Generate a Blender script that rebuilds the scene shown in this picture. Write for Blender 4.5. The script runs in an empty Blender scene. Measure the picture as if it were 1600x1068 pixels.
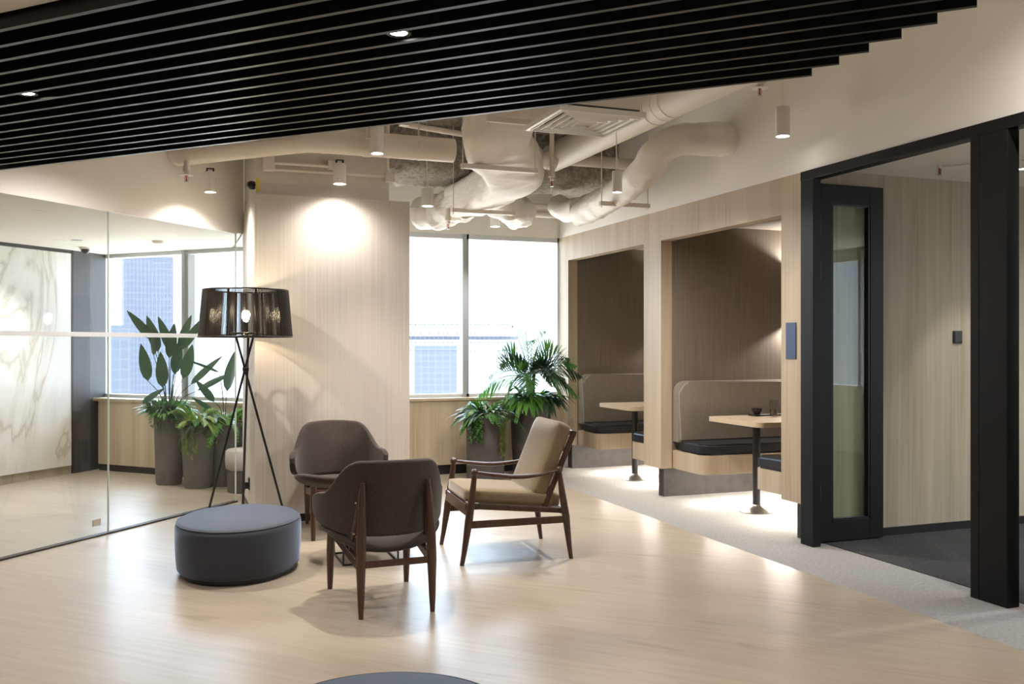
import bpy, bmesh, math, random
from mathutils import Vector, Matrix, noise

# ------------------------------------------------------------------ scene, camera, light, exposure
SC = bpy.context.scene
COL = SC.collection
PI = math.pi
YAW = math.atan(535 / 1450)

cam_data = bpy.data.cameras.new('camera')
cam_data.sensor_width = 36
cam_data.lens = 1450 / 1600 * 36
cam_data.shift_y = 4 / 1600
cam_data.clip_start = 0.05
cam_data.clip_end = 3000
cam = bpy.data.objects.new('camera', cam_data)
cam.location = (0, 0, 1.35)
cam.rotation_euler = (PI / 2, 0, -YAW)
COL.objects.link(cam)
SC.camera = cam

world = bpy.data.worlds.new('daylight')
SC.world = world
world.use_nodes = True
wn = world.node_tree.nodes
wl = world.node_tree.links
# pale hazy sky: brighter overhead than at the horizon
_tc = wn.new('ShaderNodeTexCoord'); _sx = wn.new('ShaderNodeSeparateXYZ'); _mr = wn.new('ShaderNodeMapRange')
wl.new(_tc.outputs['Generated'], _sx.inputs[0]); wl.new(_sx.outputs['Z'], _mr.inputs['Value'])
_mr.inputs['From Min'].default_value = 0.14; _mr.inputs['From Max'].default_value = 0.6
_mr.inputs['To Min'].default_value = 1.55; _mr.inputs['To Max'].default_value = 15.0
# warm glow added below the horizon, as from a city, to brighten ceilings
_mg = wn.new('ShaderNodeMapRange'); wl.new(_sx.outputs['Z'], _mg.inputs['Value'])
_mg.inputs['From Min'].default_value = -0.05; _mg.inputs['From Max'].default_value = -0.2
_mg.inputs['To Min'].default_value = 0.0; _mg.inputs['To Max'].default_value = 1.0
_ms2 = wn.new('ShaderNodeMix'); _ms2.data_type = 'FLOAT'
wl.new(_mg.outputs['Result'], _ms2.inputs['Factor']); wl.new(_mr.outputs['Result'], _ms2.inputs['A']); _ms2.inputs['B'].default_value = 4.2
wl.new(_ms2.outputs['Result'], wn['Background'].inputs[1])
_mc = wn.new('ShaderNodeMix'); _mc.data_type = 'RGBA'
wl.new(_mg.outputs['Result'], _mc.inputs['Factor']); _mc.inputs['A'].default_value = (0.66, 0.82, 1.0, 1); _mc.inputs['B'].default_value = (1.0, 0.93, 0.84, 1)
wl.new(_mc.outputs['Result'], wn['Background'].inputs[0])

SC.view_settings.view_transform = 'Standard'
SC.view_settings.look = 'None'
SC.view_settings.gamma = 1
SC.view_settings.use_curve_mapping = False
SC.view_settings.exposure = 1.33
SC.cycles.max_bounces = 9
SC.cycles.diffuse_bounces = 5
SC.cycles.glossy_bounces = 4
SC.cycles.transparent_max_bounces = 24
SC.cycles.sample_clamp_indirect = 6
SC.cycles.caustics_reflective = False
SC.cycles.caustics_refractive = False

WARM = (1.0, 0.935, 0.875)
P_PEND = 60       # pendant spots
P_SLAT = 32       # downlights in the slatted ceiling
P_LEFT = 24       # downlights of the room behind the glass
P_ROOM = 22       # downlights of the meeting room

def portal(name, loc, rot, sx, sy):
    l = bpy.data.lights.new(name, 'AREA'); l.shape = 'RECTANGLE'; l.size = sx; l.size_y = sy
    l.cycles.is_portal = True
    o = bpy.data.objects.new(name, l); COL.objects.link(o); o.location = loc; o.rotation_euler = rot
portal('window_daylight', (2.55, 9.62, 1.65), (-PI / 2, 0, 0), 3.3, 1.9)
portal('window_daylight', (8.2, 1.1, 1.62), (0, PI / 2, 0), 1.7, 2.1)  # portal of the added meeting room window
portal('window_daylight', (0.18, 10.43, 1.6), (-PI / 2, 0, -PI / 4), 2.9, 1.8)

# ------------------------------------------------------------------ object helpers
def tag(o, label=None, cat=None, group=None, kind=None):
    if label: o['label'] = label
    if cat: o['category'] = cat
    if group: o['group'] = group
    if kind: o['kind'] = kind
    return o

def thing(name, label, cat, loc=(0, 0, 0), rz=0, group=None):
    o = bpy.data.objects.new(name, None)
    o.empty_display_size = 0.1
    COL.objects.link(o); o.location = loc; o.rotation_euler = (0, 0, rz)
    return tag(o, label, cat, group)

def obj(name, bm, mat, parent=None, smooth=None, label=None):
    bmesh.ops.recalc_face_normals(bm, faces=bm.faces[:])
    me = bpy.data.meshes.new(name); bm.to_mesh(me); bm.free()
    for m in (mat if isinstance(mat, (list, tuple)) else [mat]): me.materials.append(m)
    if smooth is not None:
        me.polygons.foreach_set('use_smooth', [True] * len(me.polygons))
        if smooth < 179: me.set_sharp_from_angle(angle=math.radians(smooth))
    o = bpy.data.objects.new(name, me); COL.objects.link(o)
    if parent: o.parent = parent
    if label: o['label'] = label
    return o

def struct(name, bm, mat, parent=None, smooth=None):
    o = obj(name, bm, mat, parent, smooth)
    if not parent: o['kind'] = 'structure'
    return o

def copy_tree(o, parent=None):
    c = o.copy(); COL.objects.link(c)
    if parent: c.parent = parent
    for ch in list(o.children): copy_tree(ch, c)
    return c

def NB(): return bmesh.new()

def box(bm, c, s, rz=0, ry=0, rx=0, bev=0, mi=0):
    m = Matrix.Translation(c) @ Matrix.Rotation(rz, 4, 'Z') @ Matrix.Rotation(ry, 4, 'Y') @ Matrix.Rotation(rx, 4, 'X') @ Matrix.Diagonal((s[0], s[1], s[2], 1))
    t = bmesh.new(); bmesh.ops.create_cube(t, size=1, matrix=m)
    if bev: bmesh.ops.bevel(t, geom=t.edges[:], offset=bev, segments=2, affect='EDGES', profile=0.5)
    merge(bm, t, mi); return bm

def bb(bm, x0, x1, y0, y1, z0, z1, bev=0, mi=0):
    return box(bm, ((x0 + x1) / 2, (y0 + y1) / 2, (z0 + z1) / 2), (x1 - x0, y1 - y0, z1 - z0), bev=bev, mi=mi)

def merge(bm, t, mi=0):
    vs = [bm.verts.new(v.co) for v in t.verts]
    t.verts.index_update()
    for f in t.faces:
        try:
            nf = bm.faces.new([vs[v.index] for v in f.verts]); nf.material_index = mi
        except ValueError: pass
    t.free()

def bar(bm, a, b, w, h, up=(0, 0, 1), bev=0, w2=None, h2=None):
    a, b = Vector(a), Vector(b); d = (b - a).normalized(); up = Vector(up)
    s = d.cross(up)
    if s.length < 1e-4: s = d.cross(Vector((0, 1, 0)))
    s.normalize(); u = s.cross(d).normalized()
    w2 = w2 or w; h2 = h2 or h
    t = bmesh.new()
    q = []
    for p, ww, hh in ((a, w, h), (b, w2, h2)):
        q.append([t.verts.new(p + s * (i * ww / 2) + u * (j * hh / 2)) for i, j in ((-1, -1), (1, -1), (1, 1), (-1, 1))])
    t.faces.new(q[0][::-1]); t.faces.new(q[1])
    for i in range(4): t.faces.new((q[0][i], q[0][(i + 1) % 4], q[1][(i + 1) % 4], q[1][i]))
    if bev: bmesh.ops.bevel(t, geom=t.edges[:], offset=bev, segments=2, affect='EDGES', profile=0.5)
    merge(bm, t); return bm

def prism(bm, pts, z0, z1, mi=0):
    lo = [bm.verts.new((p[0], p[1], z0)) for p in pts]; hi = [bm.verts.new((p[0], p[1], z1)) for p in pts]
    fs = [bm.faces.new(lo[::-1]), bm.faces.new(hi)]
    n = len(pts)
    for i in range(n): fs.append(bm.faces.new((lo[i], lo[(i + 1) % n], hi[(i + 1) % n], hi[i])))
    for f in fs: f.material_index = mi
    return bm

def spline(pts, per=8):
    pts = [Vector(p) for p in pts]
    if len(pts) < 3: return pts
    P = [pts[0] * 2 - pts[1]] + pts + [pts[-1] * 2 - pts[-2]]
    out = []
    for i in range(1, len(P) - 2):
        for k in range(per):
            t = k / per
            a, b, c, d = P[i - 1], P[i], P[i + 1], P[i + 2]
            out.append(0.5 * ((2 * b) + (c - a) * t + (2 * a - 5 * b + 4 * c - d) * t * t + (3 * b - a - 3 * c + d) * t ** 3))
    out.append(pts[-1]); return out

def tube(bm, pts, r, seg=10, cap=True, sect=None, up=(0, 0, 1), mi=0, jit=0):
    """sweep a circle (or a cross-section list of (x, y)) along pts"""
    pts = [Vector(p) for p in pts]; n = len(pts)
    rr = r if isinstance(r, (list, tuple)) else [r] * n
    rings = []; up = Vector(up); s = None
    for i, p in enumerate(pts):
        d = (pts[min(i + 1, n - 1)] - pts[max(i - 1, 0)]).normalized()
        if s is None:
            s = d.cross(up)
            if s.length < 1e-3: s = d.cross(Vector((1, 0, 0)))
        s = (s - d * s.dot(d))
        if s.length < 1e-6: s = d.cross(Vector((0, 1, 0)))
        s.normalize(); u = s.cross(d)
        if sect: ring = [p + (s * x + u * y) * rr[i] for x, y in sect]
        else: ring = [p + (s * math.cos(2 * PI * k / seg) + u * math.sin(2 * PI * k / seg)) * rr[i] for k in range(seg)]
        if jit: ring = [q + (q - p).normalized() * jit * (noise.noise(q * 7) + 0.6 * noise.noise(q * 19)) for q in ring]
        rings.append([bm.verts.new(q) for q in ring])
    m = len(rings[0]); fs = []
    for a, b in zip(rings, rings[1:]):
        for k in range(m): fs.append(bm.faces.new((a[k], a[(k + 1) % m], b[(k + 1) % m], b[k])))
    if cap: fs += [bm.faces.new(rings[0][::-1]), bm.faces.new(rings[-1])]
    for f in fs: f.material_index = mi
    return bm

def superell(w, h, e=4, n=28):
    out = []
    for k in range(n):
        t = 2 * PI * k / n; c, s = math.cos(t), math.sin(t)
        out.append((w / 2 * math.copysign(abs(c) ** (2 / e), c), h / 2 * math.copysign(abs(s) ** (2 / e), s)))
    return out

def lathe(bm, prof, c=(0, 0, 0), seg=32, sx=1, sy=1, mi=0, rz=0):
    rings = []
    cr, sr = math.cos(rz), math.sin(rz)
    def P(r, z, k):
        x = r * math.cos(2 * PI * k / seg) * sx; y = r * math.sin(2 * PI * k / seg) * sy
        return (c[0] + x * cr - y * sr, c[1] + x * sr + y * cr, c[2] + z)
    for r, z in prof:
        if r < 1e-6: rings.append([bm.verts.new((c[0], c[1], c[2] + z))])
        else: rings.append([bm.verts.new(P(r, z, k)) for k in range(seg)])
    for a, b in zip(rings, rings[1:]):
        for k in range(seg):
            va = [a[k % len(a)], a[(k + 1) % seg % len(a)]]; vb = [b[(k + 1) % seg % len(b)], b[k % len(b)]]
            q = []
            for v in va + vb:
                if v not in q: q.append(v)
            if len(q) > 2:
                f = bm.faces.new(q); f.material_index = mi
    return bm

def spot(parent, loc, power, angle=75, blend=0.5, color=WARM, size=0.03):
    l = bpy.data.lights.new('spot_beam', 'SPOT'); l.energy = power; l.spot_size = math.radians(angle)
    l.spot_blend = blend; l.color = color; l.shadow_soft_size = size
    o = bpy.data.objects.new('spot_beam', l); COL.objects.link(o); o.location = loc
    o.parent = parent; return o

# ------------------------------------------------------------------ materials
def mat(name, base, rough=0.5, metal=0.0, spec=0.5, var=None, scale=(20, 20, 1.2), detail=4, lo=0.35, hi=0.65,
        bump=0.0, bscale=None, bdist=0.01, sheen=0, coat=0, rot=0, var2=None, scale2=(3, 3, 0.4), roughvar=0):
    m = bpy.data.materials.new(name); m.use_nodes = True
    nt = m.node_tree; N, L = nt.nodes, nt.links
    b = N['Principled BSDF']
    b.inputs['Base Color'].default_value = (*base, 1); b.inputs['Roughness'].default_value = rough
    b.inputs['Metallic'].default_value = metal; b.inputs['Specular IOR Level'].default_value = spec
    if sheen: b.inputs['Sheen Weight'].default_value = sheen; b.inputs['Sheen Roughness'].default_value = 0.4
    if coat: b.inputs['Coat Weight'].default_value = coat; b.inputs['Coat Roughness'].default_value = 0.15
    def noi(sc, det, r=0):
        tc = N.new('ShaderNodeTexCoord'); mp = N.new('ShaderNodeMapping'); nz = N.new('ShaderNodeTexNoise')
        src = tc.outputs['Object']
        if r:
            m0 = N.new('ShaderNodeMapping'); m0.inputs['Rotation'].default_value = (0, 0, r)
            L.new(src, m0.inputs['Vector']); src = m0.outputs['Vector']
        mp.inputs['Scale'].default_value = sc; nz.inputs['Scale'].default_value = 1; nz.inputs['Detail'].default_value = det
        L.new(src, mp.inputs['Vector']); L.new(mp.outputs['Vector'], nz.inputs['Vector'])
        return nz.outputs['Fac']
    col = None
    if var:
        f = noi(scale, detail, rot)
        r = N.new('ShaderNodeValToRGB'); r.color_ramp.elements[0].position = lo; r.color_ramp.elements[1].position = hi
        r.color_ramp.elements[0].color = (*base, 1); r.color_ramp.elements[1].color = (*var, 1)
        L.new(f, r.inputs['Fac']); col = r.outputs['Color']
    if var2:
        f2 = noi(scale2, 3, rot)
        r2 = N.new('ShaderNodeValToRGB'); r2.color_ramp.elements[0].position = 0.4; r2.color_ramp.elements[1].position = 0.75
        r2.color_ramp.elements[0].color = (0, 0, 0, 1)
        mx = N.new('ShaderNodeMix'); mx.data_type = 'RGBA'
        L.new(f2, r2.inputs['Fac']); L.new(r2.outputs['Color'], mx.inputs['Factor'])
        if col: L.new(col, mx.inputs['A'])
        else: mx.inputs['A'].default_value = (*base, 1)
        mx.inputs['B'].default_value = (*var2, 1); col = mx.outputs['Result']
    if col: L.new(col, b.inputs['Base Color'])
    if bump:
        f = noi(bscale or scale, 4, rot); bp = N.new('ShaderNodeBump')
        bp.inputs['Strength'].default_value = bump; bp.inputs['Distance'].default_value = bdist
        L.new(f, bp.inputs['Height']); L.new(bp.outputs['Normal'], b.inputs['Normal'])
    return m

def emit(name, color, strength):
    m = bpy.data.materials.new(name); m.use_nodes = True; nt = m.node_tree
    for n in list(nt.nodes): nt.nodes.remove(n)
    e = nt.nodes.new('ShaderNodeEmission'); o = nt.nodes.new('ShaderNodeOutputMaterial')
    e.inputs[0].default_value = (*color, 1); e.inputs[1].default_value = strength
    nt.links.new(e.outputs[0], o.inputs[0]); return m

def glass(name, tint=(0.97, 0.99, 0.98), refl=1.0, rough=0.0):
    m = bpy.data.materials.new(name); m.use_nodes = True; nt = m.node_tree; N, L = nt.nodes, nt.links
    for n in list(N): N.remove(n)
    t = N.new('ShaderNodeBsdfTransparent'); g = N.new('ShaderNodeBsdfGlossy'); fr = N.new('ShaderNodeFresnel')
    mx = N.new('ShaderNodeMixShader'); o = N.new('ShaderNodeOutputMaterial'); mu = N.new('ShaderNodeMath')
    mu.operation = 'MULTIPLY'; mu.inputs[1].default_value = refl
    t.inputs[0].default_value = (*tint, 1); g.inputs['Roughness'].default_value = rough; fr.inputs[0].default_value = 1.45
    ge = N.new('ShaderNodeNewGeometry'); sb = N.new('ShaderNodeMath'); sb.operation = 'SUBTRACT'; sb.inputs[0].default_value = 1
    m2 = N.new('ShaderNodeMath'); m2.operation = 'MULTIPLY'
    L.new(ge.outputs['Backfacing'], sb.inputs[1]); L.new(fr.outputs[0], mu.inputs[0]); L.new(mu.outputs[0], m2.inputs[0]); L.new(sb.outputs[0], m2.inputs[1])
    L.new(m2.outputs[0], mx.inputs[0]); L.new(t.outputs[0], mx.inputs[1]); L.new(g.outputs[0], mx.inputs[2])
    L.new(mx.outputs[0], o.inputs[0]); return m

def floor_mat():
    m = bpy.data.materials.new('maple_planks'); m.use_nodes = True; nt = m.node_tree; N, L = nt.nodes, nt.links
    b = N['Principled BSDF']
    tc = N.new('ShaderNodeTexCoord'); r = N.new('ShaderNodeMapping'); r.inputs['Rotation'].default_value = (0, 0, PI / 4)
    L.new(tc.outputs['Object'], r.inputs['Vector'])
    br = N.new('ShaderNodeTexBrick'); br.inputs['Scale'].default_value = 1
    br.inputs['Brick Width'].default_value = 1.22; br.inputs['Row Height'].default_value = 0.18
    br.inputs['Mortar Size'].default_value = 0.0012; br.inputs['Mortar Smooth'].default_value = 0.3; br.offset = 0.37
    br.inputs['Color1'].default_value = (0.345, 0.288, 0.222, 1); br.inputs['Color2'].default_value = (0.375, 0.318, 0.247, 1)
    br.inputs['Mortar'].default_value = (0.30, 0.245, 0.18, 1)
    L.new(r.outputs['Vector'], br.inputs['Vector'])
    def streak(sc, det, p0, p1, c0, c1):
        mp = N.new('ShaderNodeMapping'); mp.inputs['Scale'].default_value = sc; nz = N.new('ShaderNodeTexNoise')
        nz.inputs['Scale'].default_value = 1; nz.inputs['Detail'].default_value = det; nz.inputs['Distortion'].default_value = 0.4
        L.new(r.outputs['Vector'], mp.inputs['Vector']); L.new(mp.outputs['Vector'], nz.inputs['Vector'])
        ra = N.new('ShaderNodeValToRGB'); ra.color_ramp.elements[0].position = p0; ra.color_ramp.elements[1].position = p1
        ra.color_ramp.elements[0].color = (c0, c0 * .98, c0 * .95, 1); ra.color_ramp.elements[1].color = (c1, c1, c1, 1)
        L.new(nz.outputs['Fac'], ra.inputs['Fac']); return ra.outputs['Color']
    c = br.outputs['Color']
    for s in (streak((1.6, 26, 1), 5, .3, .62, .90, 1.03), streak((2.2, 7, 1), 3, .26, .37, .80, 1.0)):
        mx = N.new('ShaderNodeMix'); mx.data_type = 'RGBA'; mx.blend_type = 'MULTIPLY'; mx.inputs['Factor'].default_value = 1
        L.new(c, mx.inputs['A']); L.new(s, mx.inputs['B']); c = mx.outputs['Result']
    L.new(c, b.inputs['Base Color'])
    b.inputs['Roughness'].default_value = 0.33; b.inputs['Specular IOR Level'].default_value = 0.37
    nz = N.new('ShaderNodeTexNoise'); nz.inputs['Scale'].default_value = 9; nz.inputs['Detail'].default_value = 4
    mp = N.new('ShaderNodeMapping'); mp.inputs['Scale'].default_value = (0.5, 4, 1)
    L.new(r.outputs['Vector'], mp.inputs['Vector']); L.new(mp.outputs['Vector'], nz.inputs['Vector'])
    bp = N.new('ShaderNodeBump'); bp.inputs['Strength'].default_value = 0.06; bp.inputs['Distance'].default_value = 0.01
    L.new(nz.outputs['Fac'], bp.inputs['Height']); L.new(bp.outputs['Normal'], b.inputs['Normal'])
    return m

def marble_mat():
    m = bpy.data.materials.new('veined_marble'); m.use_nodes = True; nt = m.node_tree; N, L = nt.nodes, nt.links
    b = N['Principled BSDF']; b.inputs['Roughness'].default_value = 0.16
    tc = N.new('ShaderNodeTexCoord'); mp = N.new('ShaderNodeMapping'); mp.inputs['Scale'].default_value = (0.9, 0.9, 0.32)
    L.new(tc.outputs['Object'], mp.inputs['Vector'])
    n1 = N.new('ShaderNodeTexNoise'); n1.inputs['Scale'].default_value = 1.3; n1.inputs['Detail'].default_value = 6; n1.inputs['Distortion'].default_value = 1.4
    L.new(mp.outputs['Vector'], n1.inputs['Vector'])
    r = N.new('ShaderNodeValToRGB'); e = r.color_ramp.elements
    e[0].position = 0.0; e[0].color = (.80, .79, .77, 1); e[1].position = 1; e[1].color = (.80, .79, .77, 1)
    for p, c in ((.44, (.78, .77, .75)), (.485, (.70, .67, .62)), (.50, (.55, .50, .43)), (.515, (.72, .69, .65)), (.60, (.80, .79, .77)), (.66, (.70, .69, .68))):
        q = e.new(p); q.color = (*c, 1)
    L.new(n1.outputs['Fac'], r.inputs['Fac']); L.new(r.outputs['Color'], b.inputs['Base Color'])
    return m

def facade_mat(name, wall, win, sx, sz):
    m = bpy.data.materials.new(name); m.use_nodes = True; nt = m.node_tree; N, L = nt.nodes, nt.links
    b = N['Principled BSDF']; b.inputs['Roughness'].default_value = 0.9; b.inputs['Specular IOR Level'].default_value = 0.1
    tc = N.new('ShaderNodeTexCoord'); mp = N.new('ShaderNodeMapping'); mp.inputs['Rotation'].default_value = (PI / 2, 0, 0)
    L.new(tc.outputs['Object'], mp.inputs['Vector'])
    br = N.new('ShaderNodeTexBrick'); br.offset = 0; br.inputs['Scale'].default_value = 1
    br.inputs['Brick Width'].default_value = sx; br.inputs['Row Height'].default_value = sz; br.inputs['Mortar Size'].default_value = 0.09 * min(sx, sz)
    br.inputs['Color1'].default_value = (*win, 1); br.inputs['Color2'].default_value = (win[0] * 1.06, win[1] * 1.05, win[2] * 1.03, 1); br.inputs['Mortar'].default_value = (*wall, 1)
    L.new(mp.outputs['Vector'], br.inputs['Vector']); L.new(br.outputs['Color'], b.inputs['Base Color'])
    return m

M = {}
M['floor'] = floor_mat()
M['carpet'] = mat('loop_carpet', (0.31, 0.293, 0.275), 0.95, spec=0.1, var=(0.20, 0.19, 0.18), scale=(160, 40, 60), detail=3, bump=0.5, bscale=(150, 50, 60), bdist=0.006, sheen=0.2)
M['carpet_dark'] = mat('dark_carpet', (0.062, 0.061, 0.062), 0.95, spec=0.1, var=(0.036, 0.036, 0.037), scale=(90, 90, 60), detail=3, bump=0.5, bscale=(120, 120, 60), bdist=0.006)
M['wall'] = mat('cream_paint', (0.83, 0.80, 0.75), 0.85, spec=0.2)
M['ceil'] = mat('ceiling_paint', (0.80, 0.77, 0.72), 0.85, spec=0.2)
M['spray'] = mat('sprayed_fireproofing', (0.44, 0.40, 0.35), 0.95, spec=0.1, var=(0.26, 0.235, 0.205), scale=(28, 28, 28), detail=5, bump=1.0, bscale=(34, 34, 34), bdist=0.03)
M['concrete'] = mat('painted_concrete', (0.70, 0.66, 0.60), 0.8, spec=0.2, var=(0.64, 0.60, 0.54), scale=(4, 4, 4), bump=0.15, bscale=(12, 12, 12))
M['oak'] = mat('oak_veneer', (0.50, 0.405, 0.285), 0.45, spec=0.35, var=(0.40, 0.315, 0.215), scale=(70, 70, 1.4), detail=5, var2=(0.56, 0.465, 0.345), scale2=(6, 6, .35), bump=0.06, bscale=(120, 120, 2))
M['oak_top'] = mat('oak_veneer_top', (0.60, 0.475, 0.325), 0.4, spec=0.4, var=(0.52, 0.40, 0.265), scale=(2, 60, 60), detail=5)
M['panel'] = mat('pale_wood_cladding', (0.63, 0.58, 0.515), 0.5, spec=0.3, var=(0.56, 0.515, 0.455), scale=(90, 90, 0.8), detail=4, bump=0.25, bscale=(140, 140, .4), bdist=0.004)
M['room_oak'] = mat('brown_oak_panel', (0.37, 0.325, 0.245), 0.5, spec=0.3, var=(0.29, 0.25, 0.182), scale=(45, 45, 1.0), detail=5, var2=(0.42, 0.37, 0.285), scale2=(5, 5, .4))
M['taupe'] = mat('taupe_wallcovering', (0.245, 0.205, 0.165), 0.75, spec=0.25, var=(0.20, 0.165, 0.13), scale=(90, 90, 2), detail=3)
M['upholstery'] = mat('grey_beige_upholstery', (0.29, 0.25, 0.205), 0.8, spec=0.2, var=(0.25, 0.215, 0.175), scale=(120, 120, 8))
M['vinyl'] = mat('black_vinyl', (0.012, 0.013, 0.017), 0.38, spec=0.4, bump=0.05, bscale=(12, 12, 12))
M['stone'] = mat('dark_stone_plinth', (0.052, 0.045, 0.041), 0.5, spec=0.4, var=(0.034, 0.03, 0.027), scale=(14, 14, 14), detail=6)
M['black'] = mat('black_metal', (0.012, 0.011, 0.011), 0.35, spec=0.5)
M['black_frame'] = mat('black_frame_paint', (0.010, 0.0095, 0.0095), 0.42, spec=0.2)
M['slat'] = mat('black_slat_lacquer', (0.007, 0.007, 0.0075), 0.38, spec=0.4)
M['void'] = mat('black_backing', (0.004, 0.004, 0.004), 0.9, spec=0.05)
M['dark_pillar'] = mat('dark_grey_cladding', (0.055, 0.052, 0.058), 0.4, spec=0.5)
M['steel'] = mat('brushed_steel', (0.42, 0.40, 0.38), 0.28, metal=1.0)
M['chrome'] = mat('chrome', (0.8, 0.8, 0.8), 0.15, metal=1.0)
M['galv'] = mat('galvanised_steel', (0.55, 0.52, 0.48), 0.45, metal=0.6)
M['white'] = mat('white_lacquer', (0.80, 0.77, 0.73), 0.4, spec=0.4)
M['pipe'] = mat('painted_duct', (0.74, 0.69, 0.61), 0.55, spec=0.35, bump=0.05, bscale=(20, 20, 20))
M['wrap'] = mat('insulation_wrap', (0.80, 0.765, 0.71), 0.6, spec=0.3, var=(0.75, 0.71, 0.65), scale=(6, 6, 6), bump=0.35, bscale=(9, 9, 22), bdist=0.03)
M['dark_vent'] = mat('vent_shadow_gap', (0.10, 0.09, 0.08), 0.8)
M['marble'] = marble_mat()
M['alu'] = mat('grey_aluminium', (0.36, 0.38, 0.40), 0.45, spec=0.5)
M['alu_pale'] = mat('pale_aluminium', (0.62, 0.64, 0.66), 0.45, spec=0.5)
M['winglass'] = glass('window_glass', (0.96, 0.98, 1.0), 1.0)
M['glass'] = glass('partition_glass', (0.97, 0.985, 0.975), 1.0)
M['doorglass'] = glass('door_glass', (0.92, 0.95, 0.91), 1.5)
M['film'] = mat('frosted_film', (0.88, 0.88, 0.88), 0.7)
_nt = M['film'].node_tree; _tl = _nt.nodes.new('ShaderNodeBsdfTranslucent'); _tl.inputs[0].default_value = (.9, .92, .95, 1)
_ms = _nt.nodes.new('ShaderNodeMixShader'); _ms.inputs[0].default_value = .6
_nt.links.new(_nt.nodes['Principled BSDF'].outputs[0], _ms.inputs[1]); _nt.links.new(_tl.outputs[0], _ms.inputs[2])
_nt.links.new(_ms.outputs[0], _nt.nodes['Material Output'].inputs[0])
M['edge'] = mat('glass_edge', (0.62, 0.72, 0.66), 0.25)
M['walnut'] = mat('walnut', (0.075, 0.032, 0.017), 0.32, spec=0.5, var=(0.045, 0.019, 0.011), scale=(50, 50, 5), detail=4, coat=0.2)
M['fabric'] = mat('brown_grey_wool', (0.074, 0.058, 0.051), 0.92, spec=0.15, var=(0.048, 0.038, 0.033), scale=(170, 170, 170), detail=2, bump=0.35, bscale=(260, 260, 260), bdist=0.003, sheen=0.25)
M['olive'] = mat('olive_brown_fabric', (0.23, 0.172, 0.10), 0.85, spec=0.2, var=(0.19, 0.14, 0.08), scale=(120, 120, 120), detail=2, bump=0.2, bscale=(200, 200, 200), bdist=0.003, sheen=0.45)
M['slate'] = mat('slate_felt', (0.027, 0.029, 0.040), 0.7, spec=0.5, var=(0.023, 0.025, 0.035), scale=(150, 150, 150), bump=0.15, bscale=(220, 220, 220), bdist=0.002, sheen=0.55)
M['slate'].node_tree.nodes['Principled BSDF'].inputs['Sheen Tint'].default_value = (.55, .70, 1, 1)  # blue tint puts the window's cool sheen into the cloth colour
M['teal'] = mat('blue_grey_felt', (0.080, 0.110, 0.145), 0.9, spec=0.2, var=(0.07, 0.097, 0.128), scale=(150, 150, 150), sheen=0.2)
M['ribbon'] = mat('black_ribbon', (0.020, 0.015, 0.012), 0.24, spec=0.6)
M['planter'] = mat('dark_stone_planter', (0.105, 0.096, 0.092), 0.6, spec=0.35, var=(0.075, 0.068, 0.065), scale=(7, 7, 7), detail=6)
M['planter_pale'] = mat('grey_stone_planter', (0.155, 0.145, 0.14), 0.6, spec=0.35, var=(0.125, 0.117, 0.113), scale=(6, 6, 6), detail=5)
M['soil'] = mat('potting_soil', (0.03, 0.022, 0.015), 0.95, bump=0.8, bscale=(60, 60, 60))
def leafmat(n, a, b):
    m = mat(n, a, 0.42, spec=0.45, var=b, scale=(9, 9, 9))
    nt = m.node_tree; tl = nt.nodes.new('ShaderNodeBsdfTranslucent'); ms = nt.nodes.new('ShaderNodeMixShader'); ms.inputs[0].default_value = .10 if 'dark' in n or 'grey' in n else .25
    tl.inputs[0].default_value = (b[0] * 1.6, b[1] * 1.6, b[2] * 1.1, 1)
    nt.links.new(nt.nodes['Principled BSDF'].outputs[0], ms.inputs[1]); nt.links.new(tl.outputs[0], ms.inputs[2]); nt.links.new(ms.outputs[0], nt.nodes['Material Output'].inputs[0])
    return m
M['leaf_dark'] = leafmat('dark_green_leaf', (0.024, 0.052, 0.032), (0.036, 0.075, 0.042))
M['leaf_mid'] = leafmat('green_leaf', (0.07, 0.18, 0.05), (0.10, 0.235, 0.065))
M['leaf_bright'] = leafmat('bright_green_leaf', (0.12, 0.29, 0.045), (0.075, 0.20, 0.035))
M['leaf_yellow'] = leafmat('yellow_green_leaf', (0.27, 0.33, 0.07), (0.15, 0.25, 0.05))
M['leaf_grey'] = leafmat('grey_green_leaf', (0.13, 0.19, 0.15), (0.06, 0.11, 0.07))
M['stripe_leaf'] = leafmat('cream_edged_leaf', (0.50, 0.50, 0.36), (0.06, 0.10, 0.05))
M['stem'] = mat('plant_stem', (0.10, 0.14, 0.05), 0.6)
M['trunk'] = mat('palm_trunk', (0.05, 0.06, 0.03), 0.8)
M['plate'] = mat('blue_grey_plate', (0.05, 0.075, 0.13), 0.35, metal=0.3)
M['plastic'] = mat('black_plastic', (0.012, 0.012, 0.012), 0.4)
M['red'] = mat('red_glass_bulb', (0.55, 0.02, 0.02), 0.2)
M['yellow'] = mat('yellow_sticker', (0.75, 0.62, 0.03), 0.5)
M['tumbler'] = glass('tumbler_glass', (0.92, 0.93, 0.92), 2.2)
M['lens'] = emit('lamp_lens', (1.0, 0.93, 0.82), 14)
M['bulb'] = emit('lamp_bulb', (1.0, 0.80, 0.52), 110)
M['led'] = emit('led_strip', (1.0, 0.93, 0.83), 95)
M['pale_pouf'] = mat('pale_grey_fabric', (0.42, 0.38, 0.35), 0.85, spec=0.2)

# ------------------------------------------------------------------ the setting
XR = 4.03                     # face of the right wall
GX, GY, GDX, GDY = -0.408, 7.224, 0.66, 0.75     # the glass partition's foot line
def G(s, off=0): return (GX + GDX * s - GDY * off, GY + GDY * s + GDX * off)   # off > 0: behind the glass
ZS, ZT = 2.31, 3.3            # underside of the bulkhead, underside of the slab

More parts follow.
